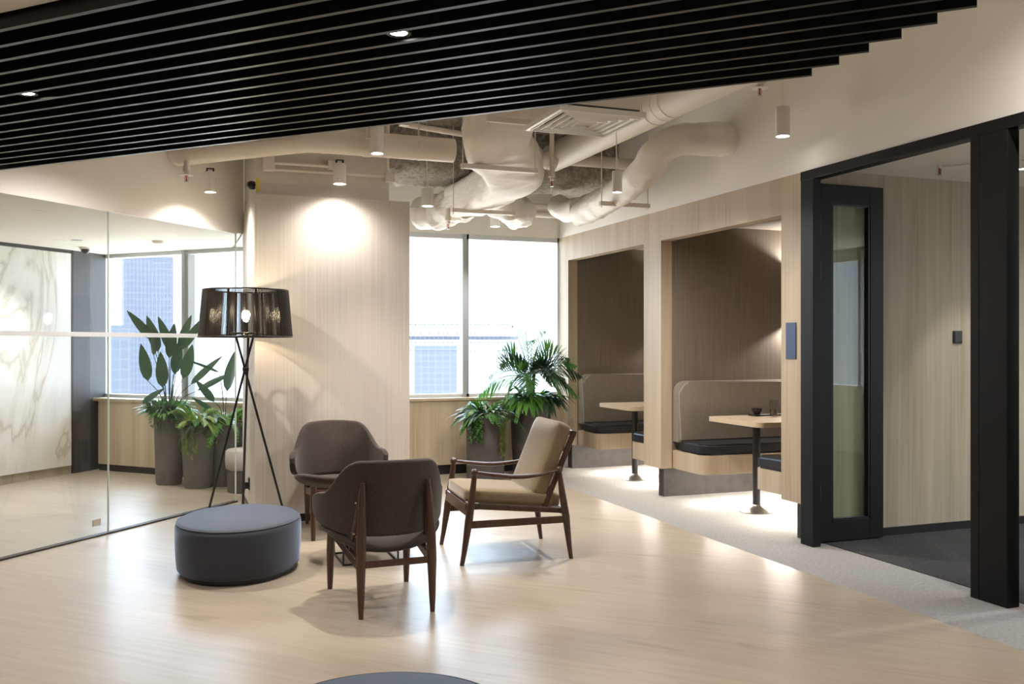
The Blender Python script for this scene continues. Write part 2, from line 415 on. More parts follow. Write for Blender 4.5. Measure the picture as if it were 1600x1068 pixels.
struct('floor', bb(NB(), -7, 3.53, -4.2, 12.5, -0.12, 0), M['floor'])
struct('floor_carpet', bb(NB(), 3.53, 5.9, -4.2, 9.6, -0.12, 0), M['carpet'])
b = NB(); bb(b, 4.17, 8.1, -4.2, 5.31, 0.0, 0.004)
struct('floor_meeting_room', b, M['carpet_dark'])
struct('ceiling', bb(NB(), -7, 8.3, 6.9, 12.5, ZT, ZT + .15), M['spray'])
struct('ceiling_front', bb(NB(), -7, 8.3, -4.2, 6.9, ZT, ZT + .15), M['ceil'])  # unseen front slab, given pale paint to bounce more light

# sprayed beam and slab rib with a lumpy underside
b = NB()
nx, pr = 120, []
sec = [(7.98, ZT), (7.98, 3.06), (7.99, 2.95), (8.05, 2.89), (8.2, 2.875), (8.42, 2.87), (8.64, 2.875), (8.79, 2.89), (8.85, 2.95), (8.85, ZT)]
for i in range(nx + 1):
    x = 1.0 + (XR - 1.0) * i / nx; ring = []
    for k, (y, z) in enumerate(sec):
        q = Vector((x, y, z)); d = 0.022 * (noise.noise(q * 9) + .7 * noise.noise(q * 23)) if 0 < k < 9 else 0
        ring.append(b.verts.new((x, y + (d if k < 4 else -d if k > 6 else 0), z + d)))
    pr.append(ring)
for r0, r1 in zip(pr, pr[1:]):
    for k in range(9): b.faces.new((r0[k], r0[k + 1], r1[k + 1], r1[k]))
struct('ceiling_beam', b, M['spray'], smooth=60)

# right wall above the timber front, and the plain stretch behind the folding door
struct('wall_right', bb(NB(), XR, XR + .14, -4.2, 9.6, 2.52, ZT), M['wall'])
struct('wall_right_front', bb(NB(), XR, XR + .14, -4.2, 2.6, 0, 2.52), M['wall'])
struct('wall_front', bb(NB(), -7, 8.1, -4.2, -4.05, 0, ZT), M['wall'])
b = NB(); bb(b, -4.95, -4.8, -4.05, 2.25, 0, ZT); struct('wall_left', b, M['wall'])

# window wall at the back
b = NB(); bb(b, 1.0, XR + .14, 9.40, 9.75, 2.52, ZT); bb(b, 1.0, XR, 9.40, 9.75, 0, .755)
bb(b, XR, 6.0, 9.40, 9.75, 0, ZT)
struct('wall_back', b, M['wall'])
b = NB(); bb(b, .92, XR, 9.30, 9.395, .10, .765); bb(b, .92, XR, 9.285, 9.56, .765, .795, bev=.004)
struct('trim_window_panel', b, M['oak'])
struct('baseboard_back', bb(NB(), .92, XR, 9.31, 9.39, 0, .10), M['black'])

def window(name, P0, P1, z0, z1, mulls, depth=.10, fw=.05):
    P0, P1 = Vector(P0), Vector(P1); L = (P1 - P0).length; a = math.atan2(P1.y - P0.y, P1.x - P0.x)
    root = bpy.data.objects.new(name, None); COL.objects.link(root); root.location = (P0.x, P0.y, 0); root.rotation_euler = (0, 0, a)
    root['kind'] = 'structure'
    f = NB()
    bb(f, 0, L, 0, depth, z1 - fw, z1); bb(f, 0, L, 0, depth, z0, z0 + fw * .7)
    bb(f, 0, fw, 0, depth, z0, z1); bb(f, L - fw * .4, L, 0, depth, z0, z1)
    obj('window_frame', f, M['alu_pale'], root)
    for m in mulls:
        g = NB(); bb(g, m - .036, m + .004, -.02, depth, z0, z1); bb(g, m + .004, m + .036, .0, depth, z0, z1)
        obj('mullion', g, M['alu'], root)
    g = NB(); bb(g, fw * .5, L - .01, depth * .5, depth * .5 + .012, z0 + .02, z1 - .02)
    obj('window_pane', g, M['winglass'], root)
    return root
window('window_1', (1.05, 9.42), (XR, 9.42), .795, 2.52, [1.9])
WS = 10.45
window('window_2', (-.72, WS + .72), (1.05, WS - 1.05), .775, 2.345, [1.24])
# 45 degree spandrel under and over the left window
b = NB(); prism(b, [(-1.6, WS + 1.6), (1.05, WS - 1.05), (1.3, WS - .8), (-1.35, WS + 1.85)], 0, .75)
prism(b, [(-1.6, WS + 1.6), (1.05, WS - 1.05), (1.3, WS - .8), (-1.35, WS + 1.85)], 2.345, ZT)
struct('wall_back_angled', b, M['wall'])
b = NB(); S1 = 10.18
prism(b, [(-.72, S1 + .72), (.85, S1 - .85), (.93, S1 - .77), (-.64, S1 + .80)], .07, .745)
prism(b, [(-.78, S1 + .76), (.84, S1 - .86), (1.02, S1 - .68 + .06), (-.60, S1 + .94 + .06)], .745, .775)
struct('trim_angled_panel', b, M['oak'])
b = NB(); prism(b, [(-.71, S1 + .73), (.84, S1 - .82), (.90, S1 - .76), (-.65, S1 + .79)], 0, .07)
struct('baseboard_angled', b, M['black'])

# wood clad column with its bare concrete head
b = NB(); bb(b, .60, 1.79, 7.20, 8.44, .06, 2.485, bev=.003); struct('wall_column', b, M['panel'])
struct('baseboard_column', bb(NB(), .612, 1.778, 7.212, 8.428, 0, .06), M['black'])
b = NB(); bb(b, .612, 1.63, 7.235, 8.4, 2.485, ZT)
bb(b, .612, 1.63, 7.20, 7.235, 2.93, ZT)
struct('wall_column_head', b, M['concrete'])

# bulkhead above the glass partition, ceiling of the room behind it
b = NB(); prism(b, [G(-6.6), G(1.53), G(1.53, .12), G(-6.6, .12)], ZS, ZT); struct('wall_bulkhead', b, M['wall'])
b = NB(); prism(b, [G(-6.6, .12), G(1.50, .12), (.61, 8.43), (.61, WS - .61), (-1.6, WS + 1.6), (-6.4, 7.6)], 2.335, 2.37)
struct('ceiling_left_room', b, M['ceil'])
b = NB(); bb(b, .60, .70, 8.44, 9.9, 2.335, ZT); struct('wall_left_room_bulkhead', b, M['wall'])
# marble wall
MX, MY = -.955, 10.70
def Mm(s, off=0): return (MX + .66 * s - .75 * off, MY + .75 * s + .66 * off)
b = NB(); prism(b, [Mm(-7), Mm(0), Mm(0, .12), Mm(-7, .12)], .09, 2.335); struct('wall_marble', b, M['marble'])
b = NB(); prism(b, [Mm(-7, .01), Mm(-.005, .01), Mm(-.005, .1), Mm(-7, .1)], 0, .09); struct('baseboard_marble', b, M['room_oak'])
b = NB(); prism(b, [Mm(-7, -.006), Mm(0, -.006), Mm(0, .0), Mm(-7, .0)], 2.30, 2.335)
prism(b, [Mm(-.012, -.006), Mm(.01, -.006), Mm(.01, .0), Mm(-.012, .0)], .09, 2.30); struct('trim_marble_edge', b, M['stone'])
for s in (-1.55, -3.1):
    b = NB(); prism(b, [Mm(s - .002, -.001), Mm(s + .002, -.001), Mm(s + .002, .001), Mm(s - .002, .001)], .09, 2.30); struct('trim_marble_joint', b, M['galv'])
b = NB(); prism(b, [(-1.02, 10.75), (-.945, 10.725), (-.80, 10.90), (-.66, 11.12), (-1.3, 11.8), (-1.5, 11.2)], 0, 2.335); struct('wall_dark_pillar', b, M['dark_pillar'])
b = NB(); prism(b, [Mm(-7), (-4.8, 2.2), (-5.0, 2.2), Mm(-7.2)], 0, ZT); struct('wall_left_room_end', b, M['wall'])

# glass partition
gp = bpy.data.objects.new('wall_glass_partition', None); COL.objects.link(gp); gp['kind'] = 'structure'
seams = [-6.4, -4.2, -2.1, 0.0, 1.43]
for s0, s1 in zip(seams, seams[1:]):
    b = NB(); prism(b, [G(s0 + .003), G(s1 - .003), G(s1 - .003, .012), G(s0 + .003, .012)], .012, ZS)
    obj('glass_pane', b, M['glass'], gp)
    b = NB(); prism(b, [G(s1 - .0028, -.001), G(s1 + .0028, -.001), G(s1 + .0028, .012), G(s1 - .0028, .012)], .012, ZS)
    obj('glass_edge', b, M['edge'], gp)
    b = NB(); prism(b, [G(s0 + .003, -.0015), G(s1 - .003, -.0015), G(s1 - .003, -.0005), G(s0 + .003, -.0005)], 1.405, 1.437)
    obj('frosted_stripe', b, M['film'], gp)
b = NB(); prism(b, [G(-6.4, -.02), G(1.43, -.02), G(1.43, .03), G(-6.4, .03)], 0, .012)
obj('base_channel', b, M['stone'], gp)
b = NB(); prism(b, [G(-6.4, -.012), G(1.43, -.012), G(1.43, .0), G(-6.4, .0)], ZS - .012, ZS)
obj('head_channel', b, M['white'], gp)
b = NB(); lathe(b, [(0, .03), (.035, .03), (.035, .0)], (*G(-.13, -.02), .06), 16)
fx = NB(); box(fx, (*G(-.12, -.006), .10), (.07, .012, .05), rz=math.atan2(GDY, GDX), bev=.004); b.free()
obj('glass_clamp', fx, M['chrome'], gp)

# entrance soffit beside the slats
s3 = (3.02 - 6.816) / 1.41
b = NB(); prism(b, [(2.42, .60), G(s3, -.0), G(-6.5), (-4.8, -4.05), (2.42, -4.05)], 2.475, 2.52); struct('ceiling_soffit', b, M['ceil'])

# ------------------------------------------------------------------ slatted ceiling
ZL = 2.43
sl = thing('slatted_ceiling', 'black slatted ceiling panel running diagonally overhead, with a stepped right edge', 'ceiling panel', (0, 0, ZL))
for k in range(16):
    S = 5.50 - .1625 * k
    x0, y0 = 2.42, S - 2.42
    s = (S - 6.816) / 1.41
    x1, y1 = G(s, -.015)
    L = math.hypot(x1 - x0, y1 - y0)
    b = NB(); box(b, ((x0 + x1) / 2, (y0 + y1) / 2, .05), (L, .021, .10), rz=3 * PI / 4)
    obj('slat', b, M['slat'], sl)
sA, sB = (2.98 - 6.816) / 1.41, (5.60 - 6.816) / 1.41
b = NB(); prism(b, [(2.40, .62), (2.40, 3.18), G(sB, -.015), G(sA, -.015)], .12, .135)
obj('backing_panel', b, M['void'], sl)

def downlight(x, y, z, label, cat='downlight', r=.036, power=P_SLAT, ang=95, group=None, deep=.07, blend=.7, color=WARM):
    t = thing('recessed_downlight', label, cat, (x, y, z), 0, group)
    b = NB(); lathe(b, [(r * .8, .004), (r, 0), (r * 1.25, 0), (r * 1.25, .006), (r * 1.1, deep), (0, deep)], seg=24); obj('trim_ring', b, M['white'] if z < 2.4 or z > 2.46 else M['slat'], t, smooth=40)
    b = NB(); lathe(b, [(0, .003), (r * .95, .003), (r * .95, .006), (0, .006)], seg=24); obj('lens', b, M['lens'], t)
    spot(t, (0, 0, -.012), power, ang, blend, color)
    return t
downlight(.755, 3.195, 2.44, 'small bright downlight between the black slats, near the top middle of the photo')
downlight(-.584, 4.522, 2.44, 'small bright downlight between the black slats, at the far left')
# unseen downlights added in the slats and the soffit to fill the foreground
for x, y, z in ((1.75, 2.20, 2.44),):
    downlight(x, y, z, 'added downlight between the black slats, nearest the camera and unseen above the frame')
for x, y in ((-1.6, 1.2), (.2, -.6), (1.6, -1.6), (-2.2, -1.6)):
    downlight(x, y, 2.472, 'added fill downlight in the cream entrance soffit, unseen behind the camera', group='added soffit downlights behind the camera', ang=165, power=46, blend=1.0)

# ------------------------------------------------------------------ timber front, booths
facade_y = [(5.235, 5.46), (7.16, 7.473), (9.172, 9.395)]
b = NB()
for y0, y1 in facade_y: bb(b, XR, XR + .108, y0, y1, .265, 2.258)
bb(b, XR, XR + .108, 5.235, 9.395, 2.258, 2.52)
struct('wall_booth_front', b, M['oak'])
XB = 5.6
b = NB()
for y0, y1 in ((5.325, 5.455), (7.165, 7.468), (9.177, 9.395)): bb(b, XR + .108, XB, y0, y1, .265, 2.40)
bb(b, XB, XB + .12, 5.325, 9.395, 0, 2.6)
bb(b, XR + .108, XB, 5.325, 9.395, 2.40, 2.6)
struct('wall_booth_lining', b, M['taupe'])
for n, (y0, y1) in (('plinth_1', (5.335, 5.40)), ('plinth_2', (7.27, 7.36)), ('plinth_3', (9.27, 9.38))):
    struct('baseboard_' + n, bb(NB(), XR + .09, XB, y0, y1, 0, .265), M['stone'])

def rounded_rect(x0, x1, y0, y1, corners, n=6):
    """corners: dict of 'a' (x0,y0) 'b' (x1,y0) 'c' (x1,y1) 'd' (x0,y1) -> radius"""
    out = []
    for key, cx, cy, sx, sy, st in (('a', x0, y0, 1, 1, PI), ('b', x1, y0, -1, 1, 1.5 * PI), ('c', x1, y1, -1, -1, 0), ('d', x0, y1, 1, -1, .5 * PI)):
        r = corners.get(key, 0)
        if not r: out.append((cx, cy)); continue
        ox, oy = cx + sx * r, cy + sy * r
        for i in range(n + 1):
            t = st + i / n * PI / 2; out.append((ox + r * math.cos(t), oy + r * math.sin(t)))
    return out

def bench(wall_y, sgn, label):
    """sgn -1: the seat reaches toward smaller y from the wall"""
    t = thing('booth_bench', label, 'bench', (XR + .115, wall_y, 0), 0, None)
    dep = .50; L = XB - XR - .125
    def ys(a, c): return (min(sgn * a, sgn * c), max(sgn * a, sgn * c))
    ck = 'a' if sgn < 0 else 'd'
    y0, y1 = ys(.004, dep)
    b = NB(); prism(b, rounded_rect(0, L, y0, y1, {ck: .08}), .265, .425); obj('bench_base', b, M['oak'], t, smooth=40)
    y0, y1 = ys(.10, dep - .005)
    cu = NB(); prism(cu, rounded_rect(.005, L, y0, y1, {ck: .075}), .425, .515)
    bmesh.ops.bevel(cu, geom=[e for e in cu.edges if abs(e.verts[0].co.z - e.verts[1].co.z) < 1e-5], offset=.018, segments=3, affect='EDGES')
    obj('seat_cushion', cu, M['vinyl'], t, smooth=50)
    # backrest: side profile with a rounded top front corner
    b = NB(); pr = []
    r = .10; prof = [(.004, .50), (L, .50), (L, 1.03)]
    prof += [(.004 + r - r * math.sin(i / 6 * PI / 2), 1.03 - r + r * math.cos(i / 6 * PI / 2)) for i in range(7)]
    ya, yb = sgn * .004, sgn * .115
    A = [b.verts.new((x, ya, z)) for x, z in prof]; B = [b.verts.new((x, yb, z)) for x, z in prof]
    b.faces.new(A); b.faces.new(B[::-1])
    for i in range(len(prof)): b.faces.new((A[i], A[(i + 1) % len(prof)], B[(i + 1) % len(prof)], B[i]))
    bmesh.ops.bevel(b, geom=[e for e in b.edges if all(abs(v.co.y - yb) < 1e-5 for v in e.verts)], offset=.02, segments=3, affect='EDGES')
    obj('backrest', b, M['upholstery'], t, smooth=50)
    y0, y1 = ys(.40, .43)
    b = NB(); bb(b, .09, L - .05, y0, y1, .262, .2655); obj('light_strip', b, M['led'], t)
    return t
bench(7.163, -1, 'black seat bench with tall beige back, far side of the nearer booth')
bench(5.457, 1, 'black seat bench in the nearer booth, mostly hidden by the oak post with blue plate')
bench(9.175, -1, 'black seat bench with grey back, far side of the farther booth by the window')
bench(7.470, 1, 'black seat bench in the farther booth, mostly hidden behind the middle oak post')

def booth_table(cy, px, label):
    t = thing('booth_table', label, 'table', (px, cy, 0))
    b = NB(); prism(b, rounded_rect(-.23, .95, -.36, .36, {'a': .06, 'd': .03}), .712, .75); 
    obj('tabletop', b, M['oak_top'], t, smooth=30)
    b = NB(); lathe(b, [(0, .035), (.028, .035), (.031, .04), (.031, .69), (.0, .69)], seg=20); obj('pole', b, M['black'], t, smooth=40)
    b = NB(); lathe(b, [(0, 0), (.135, 0), (.137, .006), (.10, .02), (.045, .045), (.034, .06), (0, .06)], seg=36); obj('base_disc', b, M['steel'], t, smooth=40)
    b = NB(); bb(b, -.12, .12, -.12, .12, .69, .712, bev=.004); bb(b, .10, .55, -.04, .04, .685, .712)
    obj('bracket', b, M['black'], t)
booth_table(6.36, 4.455, 'oak topped table on a black pole, in the nearer booth')
booth_table(8.30, 4.375, 'oak topped table on a black pole, in the farther booth')

# things on the nearer table
t = thing('drinking_glass', 'clear drinking glass standing on the table in the nearer booth', 'glass', (4.725, 6.50, .751))
b = NB(); lathe(b, [(0, 0), (.031, 0), (.036, .14), (.033, .14), (.029, .012), (0, .012)], seg=24); obj('tumbler', b, M['tumbler'], t, smooth=40)
b = NB(); lathe(b, [(0, .012), (.029, .012), (.031, .06), (0, .06)], seg=24); obj('drink', b, mat('dark_drink', (.05, .02, .012), .1), t, smooth=40)
t = thing('serving_tray', 'flat black tray lying on the oak table in the nearer booth', 'tray', (4.76, 6.62, .751))
b = NB(); bb(b, -.17, .17, -.055, .055, 0, .012, bev=.004); obj('tray', b, M['plastic'], t)
t = thing('small_bowl', 'small dark bowl on the black tray beside the drinking glass', 'bowl', (4.64, 6.62, .764))
b = NB(); lathe(b, [(0, 0), (.022, 0), (.042, .03), (.045, .05), (.041, .05), (.036, .028), (.0, .012)], seg=24); obj('bowl', b, M['plastic'], t, smooth=40)

def sconce(wy, label):
    t = thing('wall_sconce', label, 'wall lamp', (5.43, wy - .058, 1.56))
    b = NB(); x, h = .055, .49
    bb(b, -x, -x + .004, -x, x, 0, h); bb(b, x - .004, x, -x, x, 0, h); bb(b, -x, x, -x, -x + .004, 0, h); bb(b, -x, x, x - .004, x, 0, h)
    bb(b, -x, x, -x, x, h / 2 - .01, h / 2 + .01)
    obj('housing', b, M['black'], t)
    for z, rx in ((h + .004, PI), (-.004, 0)):
        s = spot(t, (0, 0, z), 15, 140, .35); s.rotation_euler = (rx, 0, 0)
sconce(7.165, 'black up and down wall lamp inside the nearer booth')
sconce(9.177, 'black up and down wall lamp inside the farther booth')

t = thing('sign_plate', 'narrow upright blue grey plate on the oak post right of the nearer booth', 'sign', (XR, 5.347, 1.377))
b = NB(); bb(b, -.006, -.0005, -.055, .055, -.125, .125, bev=.0015); obj('plate', b, M['plate'], t)

# ------------------------------------------------------------------ folding door and meeting room
df = bpy.data.objects.new('door_frame', None); COL.objects.link(df); df['kind'] = 'structure'
b = NB(); bb(b, XR - .012, XR + .05, 5.10, 5.232, 0, 2.455, bev=.003); bb(b, XR + .05, XR + .10, 5.17, 5.232, 0, 2.455); obj('jamb', b, M['black_frame'], df)
b = NB(); bb(b, XR - .012, XR + .075, 2.6, 5.235, 2.455, 2.519, bev=.003); obj('header', b, M['black_frame'], df)
b = NB(); bb(b, XR - .012, XR + .072, 3.575, 3.81, 0, 2.455, bev=.004); bb(b, XR - .0135, XR - .011, 3.752, 3.757, 0, 2.455); obj('post', b, M['black_frame'], df)
b = NB(); bb(b, XR - .0, XR + .07, 2.6, 2.68, 0, 2.455); obj('jamb', b, M['black_frame'], df)

def hinge_bm(bm, x, y, z):
    for dz in (-.045, 0, .045):
        tube(bm, [(x, y, z + dz - .02), (x, y, z + dz + .02)], .011, 10)
    bb(bm, x - .028, x + .028, y - .006, y + .006, z - .06, z + .06, bev=.003)

def leaf_door(name, y, x0, x1, hy, stile=.075):
    r = bpy.data.objects.new(name, None); COL.objects.link(r); r['kind'] = 'structure'; r.location = (x0, y, 0)
    W = x1 - x0; z0, z1 = .012, 2.44; b = NB()
    bb(b, 0, stile, -.022, .022, z0, z1, bev=.003); bb(b, W - stile, W, -.022, .022, z0, z1, bev=.003)
    bb(b, stile, W - stile, -.022, .022, z1 - .13, z1); bb(b, stile, W - stile, -.022, .022, z0, z0 + .14)
    obj('leaf_frame', b, M['black_frame'], r)
    g = NB()
    for q in (bb,): 
        q(g, stile, W - stile, .004, .012, z0 + .13, z1 - .12)
    obj('leaf_pane', g, M['doorglass'], r)
    b = NB(); e = .012
    bb(b, stile, stile + e, -.018, .018, z0 + .14, z1 - .13); bb(b, W - stile - e, W - stile, -.018, .018, z0 + .14, z1 - .13)
    bb(b, stile, W - stile, -.018, .018, z0 + .14, z0 + .14 + e); bb(b, stile, W - stile, -.018, .018, z1 - .13 - e, z1 - .13)
    obj('glazing_bead', b, M['slat'], r)
    for z in (2.16, 1.85, .34):
        b = NB(); hinge_bm(b, -.02, hy, z); obj('hinge', b, M['plastic'], r, smooth=40)
leaf_door('door_1', 5.19, XR + .085, XR + .635, -.036, stile=.115)
leaf_door('door_2', 3.50, XR + .085, XR + .62, -.036, stile=.05)

struct('wall_meeting_room', bb(NB(), XR + .105, 8.1, 5.237, 5.32, .06, 2.545), M['room_oak'])
struct('baseboard_meeting_room', bb(NB(), XR + .105, 8.0, 5.222, 5.237, 0, .06), M['black'])
b = NB(); bb(b, 8.0, 8.15, -4.2, .1, 0, ZT); bb(b, 8.0, 8.15, 2.1, 5.32, 0, ZT); bb(b, 8.0, 8.15, .1, 2.1, 0, .8); bb(b, 8.0, 8.15, .1, 2.1, 2.45, ZT)
struct('wall_meeting_room_end', b, M['wall'])
window('window_added', (8.02, 2.1), (8.02, .1), .8, 2.45, [1.0])  # unseen window, added to bring daylight into the meeting room
struct('ceiling_meeting_room', bb(NB(), XR + .14, 8.0, -4.05, 5.32, 2.545, 2.58), M['ceil'])
b = NB(); bb(b, XR + .14, 8.0, 5.20, 5.325, 2.58, ZT); struct('wall_meeting_room_top', b, M['wall'])

t = thing('light_switch', 'square black switch on the brown oak wall of the meeting room', 'switch', (5.40, 5.237, 1.405))
b = NB(); bb(b, -.042, .042, -.009, -.001, -.046, .046, bev=.003); obj('switch_plate', b, M['plastic'], t)
b = NB(); bb(b, -.033, .033, -.013, -.008, -.037, .037, bev=.002); obj('rocker', b, M['plastic'], t)
for x, y, an, pw in ((5.45, 4.72, 62, P_ROOM), (6.6, 3.6, 168, 120), (6.9, .6, 168, 120)):  # first makes the wall scallop; the two wide ones are added fill
    downlight(x, y, 2.541, 'unseen recessed downlight in the meeting room ceiling', power=pw, ang=an, group='meeting room downlights out of view', blend=.35 if an < 90 else 1, color=(1, .96, .9))

# ------------------------------------------------------------------ pendants
def pendant(x, y, z, r, h, label, group=None, power=P_PEND, ang=112, stub=False, blend=1.0):
    t = thing('pendant_spotlight', label, 'pendant lamp', (x, y, z))
    b = NB(); lathe(b, [(r * .86, .012), (r * .9, 0), (r, 0), (r, h), (r * .97, h + .003), (0, h + .003)], seg=32); obj('housing', b, M['white'], t, smooth=40)
    b = NB(); lathe(b, [(0, .010), (r * .88, .010), (r * .88, .016), (0, .016)], seg=32); obj('lens', b, M['lens'], t)
    b = NB(); tube(b, [(-.006, 0, h), (-.006, 0, ZT - z)], .0035, 6); tube(b, [(.012, 0, h), (.002, 0, h + .09), (-.004, 0, h + .16)], .002, 6)
    obj('cord', b, M['white'], t)
    if stub:
        b = NB(); bb(b, -.030, -.018, -.012, .012, h, h + .032); bb(b, .018, .030, -.012, .012, h, h + .032); bb(b, -.03, .03, -.008, .008, h + .026, h + .034)
        obj('cord_clip', b, M['plastic'], t)
    spot(t, (0, 0, -.006), power, ang, blend)
    return t
pendant(1.40, 6.59, 2.72, .047, .225, 'long white cylinder pendant in front of the thick horizontal duct', power=80, ang=66, blend=1.0)
pendant(1.25, 5.30, 2.80, .047, .20, 'white cylinder pendant over the armchairs, unseen above the slats, added for their shadows', power=84, ang=62, blend=.5)  # unseen pendant, added for the chair's overhead shadow and for brightness
pendant(-.22, 6.25, 2.63, .047, .20, 'added white cylinder pendant near the glass partition, unseen above the slats', power=66, ang=168)  # unseen fill pendant, added to brighten the bulkhead
pendant(3.62, 2.7, 3.12, .047, .16, 'added white cylinder pendant near the cream right wall, unseen outside the view', power=56, ang=174)  # unseen fill pendant, added to brighten the upper right wall
pendant(1.20, 7.0, 2.556, .050, .15, 'short white cylinder pendant washing the front of the pale wood column', stub=True, power=21, ang=146)
pendant(.298, 7.75 - .12, 2.54, .046, .155, 'white cylinder pendant near the glass partition, lighting the bulkhead', stub=True, power=32, ang=150)
pendant(2.083, 7.746, 2.54, .052, .145, 'white cylinder pendant below the sprayed beam, just right of the column')
pendant(3.12, 6.20, 2.48, .037, .155, 'slim white cylinder pendant beside the bent white duct', ang=170, power=85)
pendant(3.79, 5.12, 2.72, .047, .19, 'white cylinder pendant on a long cord by the cream right wall', ang=50, power=22)
pendant(3.10, 8.90, 2.545, .05, .15, 'white cylinder pendant hidden behind the ducts near the window', power=40)

# ------------------------------------------------------------------ ducts and pipes under the slab
def ring_joint(bm, p, d, r, w=.03):
    p, d = Vector(p), Vector(d).normalized(); tube(bm, [p - d * w / 2, p + d * w / 2], r, 28)

t = thing('round_duct', 'thick cream round duct running level across in front of the column head', 'duct', (1.5, 6.76, 2.82))
c = Vector((1.5, 6.76, 2.823))
pth = [(2.02, 6.76, 2.823), (1.7, 6.76, 2.823), (1.15, 6.76, 2.823), (1.0, 6.765, 2.823)]
arc = [Vector((1.0 - .17 * math.sin(a) * 1.0 * (1), 6.76 + .17 * (1 - math.cos(a)), 2.823)) for a in [i / 6 * PI / 4 for i in range(1, 7)]]
end = arc[-1]; far = end + Vector((-1, 1, 0)).normalized() * 1.17
b = NB(); tube(b, [Vector(p) - c for p in pth[:3]] + [Vector((1.0, 6.76, 2.823)) - c] + [p - c for p in arc] + [far - c], .089, 28); obj('duct_pipe', b, M['pipe'], t, smooth=40)
b = NB(); ring_joint(b, Vector((1.04, 6.76, 2.823)) - c, (1, 0, 0), .092, .012); ring_joint(b, arc[-1] - c, (-1, 1, 0), .092, .012); obj('duct_joint', b, M['pipe'], t, smooth=40)
for x in (1.75,):
    b = NB(); ring_joint(b, Vector((x, 6.76, 2.823)) - c, (1, 0, 0), .093, .02); bb(b, x - 1.5 - .02, x - 1.5 + .02, -.11, -.085, -.02, .03); tube(b, [(x - 1.5, 0, .09), (x - 1.5, 0, ZT - 2.823)], .006, 6); obj('pipe_clamp', b, M['pipe'], t, smooth=40)
b = NB(); ring_joint(b, Vector((1.36, 6.76, 2.823)) - c, (1, 0, 0), .094, .05); bb(b, -.17, -.11, -.125, -.085, .02, .08); tube(b, [(-.14, 0, .09), (-.14, 0, ZT - 2.823)], .012, 8); obj('pipe_clamp', b, M['pipe'], t, smooth=40)

t = thing('round_duct', 'thick cream round duct running from the slats back beside the right wall', 'duct', (3.3, 5, 3.06))
b = NB(); tube(b, [(0, -3.6, 0), (0, 2.85, 0)], .125, 32); obj('duct_pipe', b, M['pipe'], t, smooth=40)
b = NB(); ring_joint(b, (0, .70, 0), (0, 1, 0), .129, .012); ring_joint(b, (0, .93, 0), (0, 1, 0), .129, .012); ring_joint(b, (0, .815, 0), (0, 1, 0), .127, .02); obj('duct_joint', b, M['pipe'], t, smooth=40)
b = NB(); bb(b, -.03, .03, .66, .72, .10, ZT - 3.06 - .001); obj('hanger', b, M['pipe'], t)

t = thing('wrapped_pipe', 'narrow cream pipe with a crumpled coupling, level behind the big diagonal duct', 'pipe', (3.3, 7.6, 3.0))
b = NB(); tube(b, [(-.35, 0, 0), (.725, 0, 0)], .052, 20); obj('pipe', b, M['pipe'], t, smooth=40)
b = NB(); tube(b, [(-.42 + i * .025, 0, -.01) for i in range(14)], [.06 + .03 * (i % 3 == 1) + .012 * (i % 2) for i in range(14)], 20, jit=.01); obj('flexible_coupling', b, M['wrap'], t, smooth=60)

def duct_obj(name, label, pts, w, h, mt, e=4.5, jit=.016, per=9, parent=None, part='duct_body', scale=None):
    pts = [Vector(p) for p in pts]; c = pts[0]
    t = parent or thing(name, label, 'duct', c)
    o = Vector(t.location)
    sp = spline(pts, per)
    b = NB(); tube(b, [p - o for p in sp], 1.0 if not scale else [scale(i / (len(sp) - 1)) for i in range(len(sp))], sect=superell(w, h, e, 36), jit=jit)
    obj(part, b, mt, t, smooth=70); return t
t = duct_obj('insulated_duct', 'big white wrapped duct with a stepped bend, hanging in the middle of the ceiling',
    [(2.21, 6.13, 3.30), (2.21, 6.16, 3.12), (2.21, 6.26, 2.93), (2.28, 6.52, 2.845), (2.52, 6.88, 2.80), (2.68, 7.25, 2.765), (2.68, 7.8, 2.74), (2.63, 8.30, 2.70)], .48, .31, M['wrap'])
o = Vector(t.location)
def hanger(t, x0, x1, y, z, tops=True, w=.03):
    o = Vector(t.location)
    b = NB(); bb(b, x0 - o.x, x1 - o.x, y - .018 - o.y, y + .018 - o.y, z - .035 - o.z, z - o.z)
    for x in (x0 + .015, x1 - .015): tube(b, [(x - o.x, y - o.y, z - .05 - o.z), (x - o.x, y - o.y, ZT - o.z)], .0045, 6)
    obj('hanger', b, M['pipe'], t)
hanger(t, 2.0, 2.60, 6.50, 2.675); hanger(t, 2.36, 2.96, 7.95, 2.565); hanger(t, 2.02, 2.50, 5.98, 2.90)
duct_obj('flexible_duct', 'crumpled white flexible duct end above the left window pane', [(2.60, 8.32, 2.69), (2.52, 8.55, 2.65), (2.42, 8.72, 2.63), (2.28, 8.84, 2.63)], .34, .32, M['wrap'], e=2.2, jit=.03)
duct_obj('flexible_duct', 'crumpled grey white flexible duct turning right above the right window pane', [(2.74, 8.05, 2.72), (3.0, 8.28, 2.67), (3.22, 8.52, 2.66), (3.36, 8.9, 2.67)], .30, .28, M['wrap'], e=2.2, jit=.03)
t = duct_obj('insulated_duct', 'white wrapped duct bending out of the right wall and down',
    [(4.045, 6.14, 2.92), (3.80, 6.14, 2.92), (3.62, 6.15, 2.90), (3.505, 6.25, 2.83), (3.50, 6.45, 2.715), (3.54, 6.85, 2.65), (3.62, 7.45, 2.62), (3.66, 8.0, 2.61)], .30, .225, M['wrap'], e=3.2)
hanger(t, 3.34, 3.80, 6.95, 2.535)
b = NB(); tube(b, [(-.44, 1.80, -.3), (-.45, 2.05, -.29), (-.45, 2.3, -.2)], .11, 20, jit=.02); obj('end_collar', b, M['wrap'], t, smooth=60)

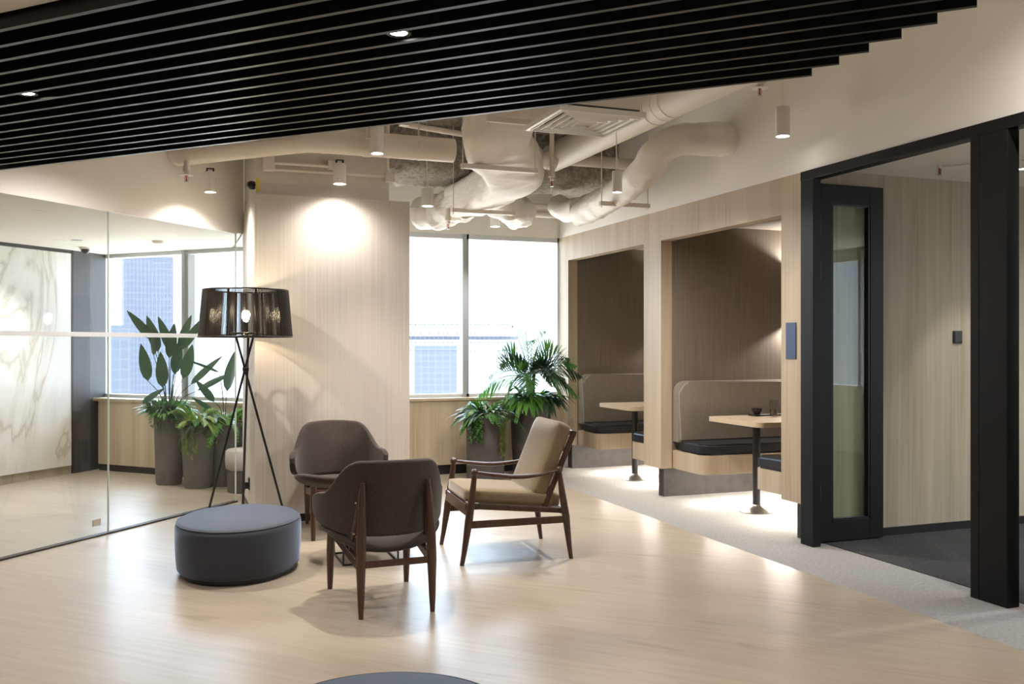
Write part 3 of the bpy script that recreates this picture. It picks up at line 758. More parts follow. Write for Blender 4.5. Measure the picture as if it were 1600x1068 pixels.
t = thing('air_diffuser', 'square white ceiling diffuser with stepped louvres below the black slats', 'air vent', (2.555, 5.56, 2.80))
b = NB(); h0 = .27
for k in range(5):
    a = h0 - .052 * k; i = a - .030
    z = .0 + .004 * k
    for sx, sy, lx, ly in ((0, -1, a, 0), (0, 1, a, 0), (-1, 0, 0, a), (1, 0, 0, a)):
        # sloped blade
        if sx == 0:
            q = [(-a, sy * a, z), (a, sy * a, z), (i, sy * i, z + .022), (-i, sy * i, z + .022)]
        else:
            q = [(sx * a, -a, z), (sx * a, a, z), (sx * i, i, z + .022), (sx * i, -i, z + .022)]
        vs = [b.verts.new(p) for p in q]; vs2 = [b.verts.new((p[0], p[1], p[2] + .006)) for p in q]
        b.faces.new(vs); b.faces.new(vs2[::-1])
        for m in range(4): b.faces.new((vs[m], vs[(m + 1) % 4], vs2[(m + 1) % 4], vs2[m]))
for k in range(5):
    a = h0 - .052 * k
    for sx, sy in ((0, -1), (0, 1)): bb(b, -a, a, sy * a - .003, sy * a + .003, -.010, .006)
    for sx in (-1, 1): bb(b, sx * a - .003, sx * a + .003, -a, a, -.010, .006)
obj('louvre', b, M['white'], t)
b = NB()
for sx, sy in ((0, -1), (0, 1)): bb(b, -.30, .30, sy * .285 - .015, sy * .285 + .015, -.004, .03)
for sx in (-1, 1): bb(b, sx * .285 - .015, sx * .285 + .015, -.27, .27, -.004, .03)
obj('frame', b, M['white'], t)
b = NB(); bb(b, -.27, .27, -.27, .27, .045, .05); obj('inner_plate', b, M['dark_vent'], t)
b = NB(); bb(b, -.27, .27, -.27, .27, .05, .16); lathe(b, [(.11, .16), (.11, .50)], seg=24); obj('plenum_box', b, M['pipe'], t)

def cpipe(label, pts, r, cat='conduit', name='conduit', m='pipe'):
    c = Vector(pts[0]); o = thing(name, label, cat, c)
    b = NB(); tube(b, [Vector(p) - c for p in pts], r, 12); obj('tube', b, M[m], o, smooth=40); return o
YF = 7.185
cpipe('upper of two thin conduits across the bare column head', [(.74, YF - .005, 2.72), (1.18, YF - .005, 2.72)], .013)
cpipe('lower of two thin conduits across the bare column head', [(.74, YF + .02, 2.675), (1.60, YF + .02, 2.675)], .013)
cpipe('upright conduit at the right edge of the column head', [(1.61, YF, 2.72), (1.61, YF, ZT)], .012)
cpipe('upright conduit at the left edge of the column head', [(.63, YF, 2.76), (.63, YF, ZT)], .016)
def jbox(x, y, z, sx, sz, label):
    t = thing('junction_box', label, 'junction box', (x, y, z)); b = NB(); bb(b, -sx / 2, sx / 2, -.022, .022, -sz / 2, sz / 2, bev=.004); obj('box_body', b, M['pipe'], t)
    b = NB(); bb(b, -sx / 2 + .006, sx / 2 - .006, -.027, -.021, -sz / 2 + .006, sz / 2 - .006, bev=.002); obj('lid', b, M['pipe'], t)
jbox(.70, YF + .0, 2.73, .085, .15, 'tall cream junction box at the left of the column head')
jbox(1.185, YF + .0, 2.73, .085, .07, 'small cream junction box behind the short pendant')
jbox(1.63, YF + .02, 2.665, .075, .07, 'small cream junction box at the right corner of the column head')
t = thing('sensor', 'small round black sensor at the top left edge of the column', 'sensor', (.585, 7.30, 2.56)); b = NB()
lathe(b, [(0, -.035), (.025, -.028), (.035, 0), (.028, .025), (0, .035)], seg=20); obj('dome', b, M['plastic'], t, smooth=180)
b = NB(); bb(b, .0, .03, -.02, .02, -.02, .02); obj('bracket', b, M['white'], t)
t = thing('warning_sticker', 'narrow yellow sticker on the left edge of the column head', 'sticker', (.628, 7.232, 2.555)); b = NB(); bb(b, -.012, .008, -.003, 0, -.05, .05); obj('sticker', b, M['yellow'], t)
t = thing('cable_tray', 'thin grey cable tray at the window end, right of the column head', 'cable tray', (1.9, 8.75, 2.66)); b = NB()
for yy in (-.08, .08): tube(b, [(-.25, yy, 0), (.85, yy, 0)], .01, 6)
for i in range(9): tube(b, [(-.22 + i * .12, -.08, 0), (-.22 + i * .12, .08, 0)], .006, 6)
obj('rails', b, M['alu_pale'], t)
cpipe('level cream conduit high behind the long pendant', [(1.66, 7.0, 3.05), (2.25, 7.0, 3.0)], .022)
jbox(1.69, 6.98, 3.08, .07, .10, 'cream junction box high on the slab near the long pendant')
cpipe('white U shaped pipe stub by the window below the beam', [(4.04, 9.2, 2.74), (3.42, 9.2, 2.74), (3.36, 9.2, 2.78), (3.42, 9.2, 2.82), (4.04, 9.2, 2.82)], .035, 'pipe', 'pipe_loop', 'pipe')

def sprinkler(x, y, z, top, label, plate=True, red=True, r=.02):
    t = thing('fire_sprinkler', label, 'sprinkler', (x, y, z)); b = NB()
    lathe(b, [(0, top - z), (r, top - z), (r, .10), (r * 1.35, .10), (r * 1.35, .06), (r, .055), (r * .8, .03), (0, .03)], seg=18); obj('drop_pipe', b, M['pipe'], t, smooth=40)
    if plate: b = NB(); lathe(b, [(0, .028), (.05, .026), (.05, .030), (0, .034)], seg=28); obj('escutcheon', b, M['white'], t, smooth=40)
    b = NB(); 
    for s in (-1, 1): tube(b, [(s * .008, 0, .028), (s * .013, 0, .005), (s * .006, 0, -.018)], .003, 6)
    lathe(b, [(0, -.018), (.016, -.018), (.016, -.021), (0, -.021)], seg=14); obj('deflector', b, M['steel'], t, smooth=40)
    b = NB(); tube(b, [(0, 0, .026), (0, 0, -.014)], .0045, 8); obj('glass_bulb', b, M['red'], t, smooth=40)
sprinkler(.12, 7.46, 2.605, 2.75, 'fire sprinkler on a drop pipe at the left end of the level duct')
sprinkler(3.52, 4.99, 2.95, 3.29, 'fire sprinkler with a white plate near the right end of the slats', r=.03)
sprinkler(2.93, 7.00, 2.66, 3.29, 'fire sprinkler beside the right edge of the big white wrapped duct', plate=False)
sprinkler(2.40, 8.20, 2.43, 2.60, 'fire sprinkler drop above the left window pane', plate=False)
sprinkler(4.82, 4.82, 2.50, 2.545, 'small fire sprinkler on the meeting room ceiling', plate=False, red=False)
cpipe('thin white pipe along the meeting room ceiling', [(4.82, 4.82, 2.53), (5.6, 4.0, 2.53)], .009, 'pipe', 'ceiling_pipe', 'white')

# room behind the glass: ceiling fittings
for x, y, lb in ((-.879, 7.642, 'downlight in the white ceiling behind the glass, nearest the camera'),
              (-1.26, 9.80, 'left of two downlights in front of the marble wall, behind the glass'),
              (-.96, 9.70, 'right of two downlights in front of the marble wall, behind the glass')):
    downlight(x, y, 2.333, lb, power=P_LEFT, ang=85, r=.045, deep=.03)
for x, y in ((-2.6, 8.1), (-2.9, 6.2), (.0, 8.75)):  # unseen downlights added to brighten the room behind the glass
    downlight(x, y, 2.333, 'added downlight in the white ceiling behind the glass, unseen by the camera', power=P_LEFT, ang=85, r=.045, group='added unseen downlights behind the glass', deep=.03)
t = thing('dome_camera', 'small white dome camera on the ceiling by the dark pillar', 'security camera', (-.80, 10.33, 2.335)); b = NB()
lathe(b, [(0, 0), (.06, 0), (.055, -.02), (0, -.02)], seg=24); obj('mount', b, M['white'], t, smooth=40)
b = NB(); lathe(b, [(.045, -.02), (.04, -.045), (.02, -.062), (0, -.066)], seg=24); obj('dome', b, M['dark_pillar'], t, smooth=60)
t = thing('smoke_detector', 'flat beige smoke detector on the ceiling in front of the left window', 'detector', (-.098, 9.45, 2.335)); b = NB()
lathe(b, [(0, 0), (.06, 0), (.055, -.015), (.035, -.028), (0, -.028)], seg=24); obj('detector_body', b, M['pipe'], t, smooth=40)
t = thing('ceiling_speaker', 'small flat grey speaker in the ceiling beside the dome camera', 'speaker', (-.82, 9.63, 2.335)); b = NB()
lathe(b, [(0, -.004), (.05, -.004), (.055, 0)], seg=24); obj('grille', b, M['alu'], t)

# ------------------------------------------------------------------ shell chairs
def make_shell_chair(label):
    t = thing('shell_chair', label, 'chair')
    b = NB(); nu, nv = 45, 13; K = 1.28
    def sm(a, c, x): x = min(max((x - a) / (c - a), 0), 1); return x * x * (3 - 2 * x)
    grid = []
    for i in range(nu):
        u = -1 + 2 * i / (nu - 1); au = abs(u)
        x = .335 * math.sin(K * u) / math.sin(K); yb = -.225 + .33 * (1 - math.cos(K * u)) / (1 - math.cos(K))
        top = .765 + .012 * (1 - (au / .6) ** 2 if au < .6 else 0) - .025 * sm(.42, .60, au) - .150 * sm(.52, .82, au)
        bot = .378 + .045 * sm(.45, .95, au)
        mid = (.575 + bot) / 2
        if au > .80:
            e = min((au - .80) / .20, 1); k = math.sqrt(max(1 - e ** 2.6, .03)); mid = .535; top = mid + (top - mid) * k; bot = mid + (bot - mid) * k
        col = []
        for j in range(nv):
            v = j / (nv - 1); z = bot + (top - bot) * v
            y = yb - (z - .38) * .28 * (1 - .7 * au * au) + .012 * math.cos((v - .3) * PI) * (1 - au)
            xx = x * (1 + .05 * sm(.5, 1, au) * (z - .45) * 2)
            col.append(b.verts.new((xx, y, z)))
        grid.append(col)
    for a, c in zip(grid, grid[1:]):
        for j in range(nv - 1): b.faces.new((a[j], c[j], c[j + 1], a[j + 1]))
    sh = obj('backrest', b, M['fabric'], t, smooth=180)
    md = sh.modifiers.new('thickness', 'SOLIDIFY'); md.thickness = .042; md.offset = 0
    md = sh.modifiers.new('soft', 'SUBSURF'); md.levels = 1; md.render_levels = 2
    # seat: dished cushion
    b = NB(); rings = []; nr, ns = 9, 44
    def seat_pt(rad, a, lower):
        c, s = math.cos(a), math.sin(a)
        x = .330 * rad * math.copysign(abs(c) ** .8, c) * (1 - .10 * (s < 0) * abs(s)); y = .035 + .265 * rad * math.copysign(abs(s) ** .72, s)
        edge = math.sqrt(max(1 - rad ** 6, 0))
        base = .362 + .052 * (y - .035) / .265 + .046 * (x / .3) ** 2 - .010 * (1 - rad * rad)
        return (x, y, base + (.034 * edge if not lower else -.036 * edge))
    top = [[b.verts.new(seat_pt(r / nr, 2 * PI * k / ns, False)) for k in range(ns)] for r in range(1, nr + 1)]
    bot = [[b.verts.new(seat_pt(r / nr, 2 * PI * k / ns, True)) for k in range(ns)] for r in range(1, nr)]
    ct = b.verts.new(seat_pt(0, 0, False)); cb = b.verts.new(seat_pt(0, 0, True)); bot.append(top[-1])
    for rg, cc in ((top, ct), (bot, cb)):
        for k in range(ns): b.faces.new((cc, rg[0][k], rg[0][(k + 1) % ns]))
        for a, c in zip(rg, rg[1:]):
            for k in range(ns): b.faces.new((a[k], c[k], c[(k + 1) % ns], a[(k + 1) % ns]))
    st = obj('seat', b, M['fabric'], t, smooth=180)
    md = st.modifiers.new('soft', 'SUBSURF'); md.levels = 1; md.render_levels = 1
    for s in (-1, 1):
        b = NB(); tube(b, [(s * .217, .310, 0), (s * .217, .308, .05), (s * .216, .300, .22), (s * .212, .285, .37)], [.014, .0165, .022, .022], 14); obj('leg', b, M['walnut'], t, smooth=50)
        b = NB(); tube(b, [(s * .183, -.318, 0), (s * .183, -.316, .06), (s * .182, -.310, .26), (s * .178, -.305, .42), (s * .172, -.296, .58), (s * .168, -.288, .665)], [.012, .016, .025, .025, .019, .012], 14); obj('leg', b, M['walnut'], t, smooth=50)
        b = NB(); bar(b, (s * .214, .29, .335), (s * .186, -.30, .255), .026, .05, bev=.005); obj('side_rail', b, M['walnut'], t)
        b = NB(); tube(b, [(s * .197, -.12, .295), (s * .186, -.20, .44), (s * .172, -.268, .63)], [.011, .014, .010], 10); br = obj('brace', b, M['walnut'], t, smooth=50)
        for z, y in ((.565, -.252), (.40, -.195)):
            b = NB(); lathe(b, [(0, .006), (.007, .004), (.008, -.004), (0, -.006)], (s * .195, y - .012, z), 10)
            obj('screw', b, M['chrome'], br, smooth=60)
    b = NB(); bar(b, (-.18, -.308, .262), (.18, -.308, .262), .022, .032, bev=.005); obj('stretcher', b, M['walnut'], t)
    b = NB(); bar(b, (-.21, .285, .325), (.21, .285, .325), .022, .036, bev=.005); obj('cross_rail', b, M['walnut'], t)
    b = NB(); bar(b, (-.2, .02, .275), (.2, .02, .275), .022, .03, bev=.005); obj('cross_rail', b, M['walnut'], t)
    return t
ch = make_shell_chair('dark brown shell armchair seen from behind, nearest the camera')
ch.location = (1.058, 4.862, 0); ch.rotation_euler = (0, 0, math.radians(1.5))
c2 = copy_tree(ch)
c2.location = (1.150, 6.772, 0); c2.rotation_euler = (0, 0, math.radians(180 - 1)); c2['label'] = 'dark brown shell armchair facing the camera, against the pale wood column'

# ------------------------------------------------------------------ lounge chair
t = thing('lounge_chair', 'low lounge chair with olive brown cushions and open walnut arms', 'armchair', (2.052, 5.708, 0), math.radians(85.7))
def lean(z, foot, top): f = z / .565; return foot + (top - foot) * f
for s in (-1, 1):
    fx0, fx1 = s * .312, s * .300
    b = NB(); tube(b, [(fx0, .355, 0), (fx0, .340, .08), (s * .308, .31, .27), (s * .304, .288, .42), (fx1, .272, .555)], [.0135, .0165, .025, .021, .015], 14); obj('leg', b, M['walnut'], t, smooth=50)
    b = NB(); tube(b, [(s * .312, -.352, 0), (s * .312, -.340, .08), (s * .309, -.318, .27), (s * .306, -.294, .42), (s * .302, -.276, .555)], [.0135, .0165, .025, .021, .014], 14); obj('leg', b, M['walnut'], t, smooth=50)
    # arm: flattened, sagging between two rounded knobs
    pts = spline([(s * .300, .268, .565), (s * .310, .15, .545), (s * .318, .0, .530), (s * .314, -.14, .538), (s * .303, -.272, .562)], 6)
    n = len(pts)
    b = NB(); tube(b, pts, [.75 + .5 * math.sin(PI * i / (n - 1)) for i in range(n)], sect=superell(.034, .022, 2.5, 14)); ar = obj('armrest', b, M['walnut'], t, smooth=50)
    for p in ((s * .300, .272, .563), (s * .302, -.276, .562)):
        b = NB(); lathe(b, [(0, -.024), (.014, -.02), (.022, -.006), (.023, .006), (.015, .02), (0, .024)], p, 18); obj('arm_knob', b, M['walnut'], ar, smooth=180)
    b = NB(); bar(b, (s * .308, .315, .245), (s * .309, -.318, .250), .020, .044, bev=.005); obj('stretcher', b, M['walnut'], t)
    b = NB(); bar(b, (s * .285, .33, .360), (s * .285, -.335, .300), .026, .036, bev=.006); obj('side_rail', b, M['walnut'], t)
    b = NB(); bar(b, (s * .262, -.185, .315), (s * .262, -.392, .80), .024, .034, up=(0, 1, 0), bev=.006); obj('back_post', b, M['walnut'], t)
b = NB(); bar(b, (-.305, .315, .335), (.305, .315, .335), .024, .075, bev=.006); obj('front_rail', b, M['walnut'], t)
b = NB(); bar(b, (-.305, -.315, .295), (.305, -.315, .295), .024, .05, bev=.006); obj('rear_rail', b, M['walnut'], t)
for f in (.25, .5, .75, .97):
    b = NB(); y = -.185 - .207 * f; z = .315 + .485 * f; bar(b, (-.255, y, z), (.255, y, z), .014, .035, up=(0, .4, 1), bev=.004); obj('back_slat', b, M['walnut'], t)
def cushion(x0, x1, y0, y1, z0, z1, r, puff=.012):
    b = NB(); nx, ny = 14, 14
    bm2 = bmesh.new(); bmesh.ops.create_cube(bm2, size=1)
    bmesh.ops.subdivide_edges(bm2, edges=bm2.edges[:], cuts=9, use_grid_fill=True)
    cx, cy, cz = (x0 + x1) / 2, (y0 + y1) / 2, (z0 + z1) / 2; hx, hy, hz = (x1 - x0) / 2, (y1 - y0) / 2, (z1 - z0) / 2
    for v in bm2.verts:
        p = Vector((v.co.x * 2 * hx, v.co.y * 2 * hy, v.co.z * 2 * hz))
        q = Vector((max(-hx + r, min(hx - r, p.x)), max(-hy + r, min(hy - r, p.y)), max(-hz + r, min(hz - r, p.z))))
        d = p - q
        if d.length > 1e-6: p = q + d.normalized() * r
        k = (1 - (p.x / hx) ** 2) * (1 - (p.y / hy) ** 2)
        if abs(p.z) > hz * .4: p.z += math.copysign(puff * k, p.z)
        v.co = p + Vector((cx, cy, cz))
    merge(b, bm2); return b
b = cushion(-.27, .27, -.30, .325, -.045, .045, .028)
o = obj('seat_cushion', b, M['olive'], t, smooth=180); o.location = (0, 0, .388); o.rotation_euler = (math.radians(5.2), 0, 0)
b = cushion(-.265, .265, -.05, .05, 0, .50, .03, 0)
o = obj('back_cushion', b, M['olive'], t, smooth=180); o.location = (0, -.148, .385); o.rotation_euler = (math.radians(22.5), 0, 0)
for v in o.data.vertices:
    k = (1 - (v.co.x / .27) ** 2) * (1 - ((v.co.z - .25) / .25) ** 2)
    v.co.y += math.copysign(.014 * max(k, 0), v.co.y)

# ------------------------------------------------------------------ ottomans, tray table
def ottoman(label, loc, A, B, phi, h, m, skirt=.03):
    t = thing('ottoman', label, 'ottoman', loc, phi)
    r = .045; k = B / A; prof = [(0, skirt)]
    prof += [(A - .012 - .02 + .02 * math.sin(i / 4 * PI / 2), skirt + .02 - .02 * math.cos(i / 4 * PI / 2)) for i in range(5)]
    prof += [(A - .004, skirt + .10), (A, skirt + .18)]
    prof += [(A - r + r * math.cos(i / 7 * PI / 2), h - r + r * math.sin(i / 7 * PI / 2)) for i in range(8)]
    prof += [(A * .8, h + .005), (A * .4, h + .009), (0, h + .010)]
    b = NB(); lathe(b, prof, seg=72, sy=k); obj('cushion', b, m, t, smooth=180)
    b = NB(); lathe(b, [(0, 0), (A - .05, 0), (A - .05, skirt + .005), (0, skirt + .005)], seg=48, sy=k); obj('plinth', b, M['black'], t, smooth=40)
    b = NB(); pts = [(math.cos(2 * PI * i / 72) * (A - r * .28), math.sin(2 * PI * i / 72) * (A - r * .28) * k, h - .010) for i in range(73)]
    tube(b, pts, .003, 6, cap=False); obj('seam', b, m, t, smooth=60)
    return t
ottoman('dark slate blue oval ottoman on the left, beside the floor lamp', (.395, 5.83, 0), .475, .364, 1.36, .315, M['slate'])
ottoman('blue grey ottoman cut off by the bottom edge of the photo', (.545, 2.46, 0), .36, .36, 0, .355, M['teal'])

t = thing('tray_table', 'low round black tray table on a wire base, behind the nearest chair', 'table', (1.165, 5.84, 0))
b = NB(); lathe(b, [(0, .283), (.285, .283), (.300, .292), (.302, .315), (.298, .315), (.294, .298), (.28, .291), (0, .291)], seg=56); obj('tray_top', b, M['black'], t, smooth=40)
b = NB(); w = .17
for z in (.005, .278):
    for s in (-1, 1): bar(b, (-w, s * w, z), (w, s * w, z), .010, .010); bar(b, (s * w, -w, z), (s * w, w, z), .010, .010)
for sx in (-1, 1):
    for sy in (-1, 1): bar(b, (sx * w, sy * w, 0), (sx * w, sy * w, .283), .010, .010)
obj('wire_base', b, M['black'], t)

# ------------------------------------------------------------------ floor lamp
LX, LY = .508, 6.85
t = thing('floor_lamp', 'tripod floor lamp with a black ribbon drum shade, left of the column', 'lamp', (LX, LY, 0))
ldx, ldy = Vector((math.cos(YAW), -math.sin(YAW), 0)), Vector((math.sin(YAW), math.cos(YAW), 0))
HZ = 1.175
for ang, top in ((167, .17), (43.5, .17), (-78.5, .17)):
    a = math.radians(ang); foot = (ldx * math.cos(a) + ldy * math.sin(a)) * .338
    k = .007; off = (ldx * -math.sin(a) + ldy * math.cos(a)) * .011
    hub = off + Vector((0, 0, HZ)); dirv = (hub - foot); tp = foot + dirv * (1.43 / HZ)
    b = NB(); tube(b, [foot, tp], .0085, 10); obj('leg', b, M['black'], t, smooth=50)
b = NB(); lathe(b, [(0, -.022), (.02, -.018), (.024, 0), (.02, .018), (0, .022)], (0, 0, HZ), 18); obj('hub', b, M['black'], t, smooth=180)
zb, zt, rb, rt = 1.405, 1.735, .322, .293
shade = NB(); nr = 240
for k in range(nr):
    a = 2 * PI * k / nr; ca, sa = math.cos(a), math.sin(a)
    tube(shade, [(rb * ca, rb * sa, zb), ((rb + rt) / 2 * ca, (rb + rt) / 2 * sa, (zb + zt) / 2), (rt * ca, rt * sa, zt)], .0028 if (k + 6) % 24 else .005, 6, cap=False)
sh = obj('lamp_shade', shade, M['ribbon'], t, smooth=180)
b = NB()
for z, r in ((zb, rb), (zt, rt)):
    tube(b, [(r * math.cos(2 * PI * i / 60), r * math.sin(2 * PI * i / 60), z) for i in range(61)], .0055, 8, cap=False)
obj('shade_ring', b, M['black'], sh, smooth=60)
b = NB(); tube(b, [(.10 * math.cos(2 * PI * i / 30), .10 * math.sin(2 * PI * i / 30), 1.43) for i in range(31)], .006, 8, cap=False)
for i in range(3):
    a = 2 * PI * i / 3 + .4; bar(b, (0, 0, 1.43), (rb * math.cos(a), rb * math.sin(a), 1.412), .008, .008)
lathe(b, [(0, 1.425), (.045, 1.425), (.045, 1.435), (.02, 1.44), (.019, 1.51), (0, 1.51)], seg=16); obj('lamp_holder', b, M['black'], t, smooth=50)
b = NB(); lathe(b, [(0, 1.51), (.014, 1.515), (.026, 1.54), (.03, 1.56), (.026, 1.58), (.014, 1.592), (0, 1.595)], seg=20); obj('bulb', b, M['bulb'], t, smooth=180)
b = NB(); tube(b, spline([(.055, .825, .215), (.045, .83, .12), (.06, .82, .03), (.02, .72, .006), (.0, .45, .006), (.05, .25, .006), (-.06, -.25, .006), (-.07, -.30, .03)], 6), .004, 6); cd = obj('cord', b, M['plastic'], t, smooth=60)
b = NB(); bb(b, .045, .082, .815, .855, .20, .255, bev=.006); obj('plug', b, M['plastic'], cd)
t = thing('wall_socket', 'small black wall socket low on the left side of the column', 'socket', (.60, 7.69, .235))
b = NB(); bb(b, -.010, -.0005, -.042, .042, -.042, .055, bev=.003); obj('socket_plate', b, M['plastic'], t)

# ------------------------------------------------------------------ plants
R = random.Random(7)
def leaf_blade(bm, p0, d, L, W, droop=.3, n=7, fold=.18, tip=1.0, mi=0, lim=None):
    p0, d = Vector(p0), Vector(d).normalized()
    side = d.cross(Vector((0, 0, 1)))
    if side.length < .05: side = Vector((R.uniform(-1, 1), R.uniform(-1, 1), 0))
    side.normalize(); rows = []
    for i in range(n + 1):
        f = i / n
        c = p0 + d * (L * f) + Vector((0, 0, -droop * L * f * f))
        w = W * .5 * (math.sin(PI * min(f ** (.75 * tip) * .96 + .03, 1)) ** .85)
        up = side.cross(d)
        if lim: c = lim(c)
        rows.append([bm.verts.new(c - side * w + up * w * fold), bm.verts.new(c), bm.verts.new(c + side * w + up * w * fold)])
    for a, b2 in zip(rows, rows[1:]):
        for k in (0, 1):
            f = bm.faces.new((a[k], a[k + 1], b2[k + 1], b2[k])); f.material_index = mi

def frond(bm, p0, d, L, droop, n, ll, lw, ang=55, ldroop=.25, curl=0, shrink=True, lim=None, rach=.004, roll=None):
    p0, d = Vector(p0), Vector(d).normalized(); pts = []
    for i in range(13):
        f = i / 12; q = p0 + d * (L * f) + Vector((0, 0, -droop * L * f ** 2.2)); pts.append(lim(q) if lim else q)
    tube(bm, pts, [rach * (1 - .75 * i / 12) for i in range(13)], 5)
    if roll is None: roll = R.uniform(-.9, .9)
    for k in range(n):
        f = .12 + .88 * k / (n - 1); i = min(int(f * 12), 11); q = pts[i].lerp(pts[i + 1], f * 12 - i)
        tan = (pts[i + 1] - pts[i]).normalized(); side = tan.cross(Vector((0, 0, 1)))
        if side.length < .05: side = Vector((1, 0, 0))
        side.normalize(); up = side.cross(tan)
        side, up = side * math.cos(roll) + up * math.sin(roll), up * math.cos(roll) - side * math.sin(roll)
        l = ll * (math.sin(PI * (.18 + .78 * f)) if shrink else 1 - .5 * f)
        for s in (-1, 1):
            a = math.radians(ang * (1 - .35 * f)) + R.uniform(-.06, .06)
            dd = tan * math.cos(a) + side * (s * math.sin(a)) + up * .16
            leaf_blade(bm, q, dd, l, lw, ldroop, n=4, fold=.1, lim=lim)

def pot(label, x, y, prof, m, name='potted_plant', cat='plant'):
    t = thing(name, label, cat, (x, y, 0))
    b = NB(); rt_, h = prof[-1]
    lathe(b, [(0, 0)] + prof + [(rt_ - .018, h), (rt_ - .025, h - .05), (0, h - .05)], seg=40); obj('planter', b, m, t, smooth=35)
    b = NB(); lathe(b, [(rt_ - .024, h - .052), (rt_ * .6, h - .038), (0, h - .03)], seg=24); obj('soil', b, M['soil'], t, smooth=60)
    return t

def bush(t, n, z, r, L, W, m, droop=.4, up=(.1, .9), off=(0, 0), name='foliage', lim=None, fold=.2):
    b = NB()
    for i in range(n):
        a = R.uniform(0, 2 * PI); rad = r * math.sqrt(R.random()); e = R.uniform(*up)
        p = (off[0] + rad * math.cos(a), off[1] + rad * math.sin(a), z + R.uniform(-.01, .03))
        d = (math.cos(a) * (1 - e), math.sin(a) * (1 - e), e)
        leaf_blade(b, p, d, L * R.uniform(.65, 1.15), W * R.uniform(.7, 1.15), droop, lim=lim, fold=fold)
    return obj(name, b, M[m], t, smooth=180)

def ferns(t, n, z, r, L, m, droop=.7, up=(.25, .7), leafl=.07, leafw=.018, nl=14, off=(0, 0), arcs=None, lim=None, name='fern'):
    b = NB()
    for i in range(n):
        a = (2 * PI * i / n + R.uniform(-.3, .3)) if arcs is None else math.radians(R.uniform(*arcs)); e = R.uniform(*up)
        frond(b, (off[0] + r * math.cos(a), off[1] + r * math.sin(a), z), (math.cos(a) * (1 - e), math.sin(a) * (1 - e), e), L * R.uniform(.75, 1.1), droop * R.uniform(.7, 1.2), nl, leafl, leafw, lim=lim)
    return obj(name, b, M[m], t, smooth=180)

def trailing(t, strands, z, r, length, m, a0, spread=.5, w=.012, name='trailing_vine'):
    b = NB()
    for i in range(strands):
        a = a0 + R.uniform(-spread, spread); p = Vector((r * math.cos(a), r * math.sin(a), z)); o = Vector((math.cos(a), math.sin(a), 0))
        L = length * R.uniform(.55, 1.05); n = int(L / .012)
        pts = [p + o * (.03 * min(k / 4, 1)) + Vector((.006 * math.sin(k * .7 + i), .006 * math.cos(k * .6 + i), -L * k / n + .02 * (k < 3))) for k in range(n + 1)]
        tube(b, pts, .0015, 4, cap=False)
        for q in pts[1:]:
            for s in range(2):
                aa = R.uniform(0, 2 * PI); leaf_blade(b, q, (math.cos(aa) + o.x * .4, math.sin(aa) + o.y * .4, R.uniform(-.7, .1)), .03, w, .3, n=3)
    return obj(name, b, M[m], t, smooth=180)

def strelitzia(t, stems, z, m='leaf_dark'):
    """stems: (lean x, lean y, petiole height, blade length, blade width, blade tilt x, tilt y)"""
    for (lx, ly, h, L, W, tx, ty) in stems:
        b = NB(); p0 = Vector((lx * .12, ly * .12, z)); p2 = Vector((lx, ly, z + h)); p1 = p0.lerp(p2, .5) + Vector((-lx * .12, -ly * .12, .04))
        pts = spline([p0, p1, p2], 8); tube(b, pts, [.006 - .003 * i / (len(pts) - 1) for i in range(len(pts))], 6)
        d = Vector((tx, ty, 1.0)).normalized() if not (abs(tx) + abs(ty) > 3) else Vector((tx, ty, .4)).normalized()
        face = Vector((-math.sin(YAW), -math.cos(YAW), 0)) if R.random() < .72 else Vector((R.uniform(-1, 1), R.uniform(-1, 1), 0)).normalized()
        side = d.cross(face).normalized(); nrm = side.cross(d); rows = []; n = 9
        for i in range(n + 1):
            f = i / n; c = p2 + d * (L * f) - nrm * (.10 * L * f * f) + Vector((tx, ty, 0)) * (.10 * L * f * f)
            w = W * .5 * math.sin(PI * (f ** .72) * .985 + .015) ** .8
            rows.append([b.verts.new(c - side * w - nrm * w * .25), b.verts.new(c), b.verts.new(c + side * w - nrm * w * .25)])
        for a_, b_ in zip(rows, rows[1:]):
            for k in (0, 1): b.faces.new((a_[k], a_[k + 1], b_[k + 1], b_[k]))
        obj('leaf', b, M[m], t, smooth=180)

# --- behind the glass: tall planter with broad paddle leaves
t = pot('tall grey planter with upright paddle leaves, leftmost plant behind the glass', -.005, 9.60, [(.115, 0), (.122, .02), (.142, .69)], M['planter_pale'])
st = [(-.10, .05, .62, .36, .115, -.30, 0), (-.19, .0, .34, .36, .12, -.20, 0), (-.06, -.06, .28, .34, .125, -.08, 0), (.05, .05, .40, .34, .11, .10, 0),
      (.13, -.02, .36, .34, .12, .20, 0), (.02, .08, .62, .36, .10, -.35, 0), (.12, .06, .64, .40, .085, .55, 0), (-.16, .06, .74, .34, .09, -.75, 0),
      (.0, .0, .56, .34, .11, .1, 0), (.20, .0, .30, .38, .07, .9, 0), (.26, -.03, .24, .34, .06, 1.6, 0), (-.24, -.03, .13, .22, .06, 1.2, 0), (.09, .1, .66, .34, .09, .3, 0),
      (-.14, .02, .58, .30, .10, -.1, 0)]
strelitzia(t, st, .66)
bush(t, 230, .70, .15, .18, .05, 'leaf_mid', .45, (.0, .9))
bush(t, 120, .72, .17, .15, .035, 'leaf_grey', .35, (.1, .95), off=(-.05, -.03))
trailing(t, 5, .68, .14, .16, 'leaf_mid', math.radians(230), .8)
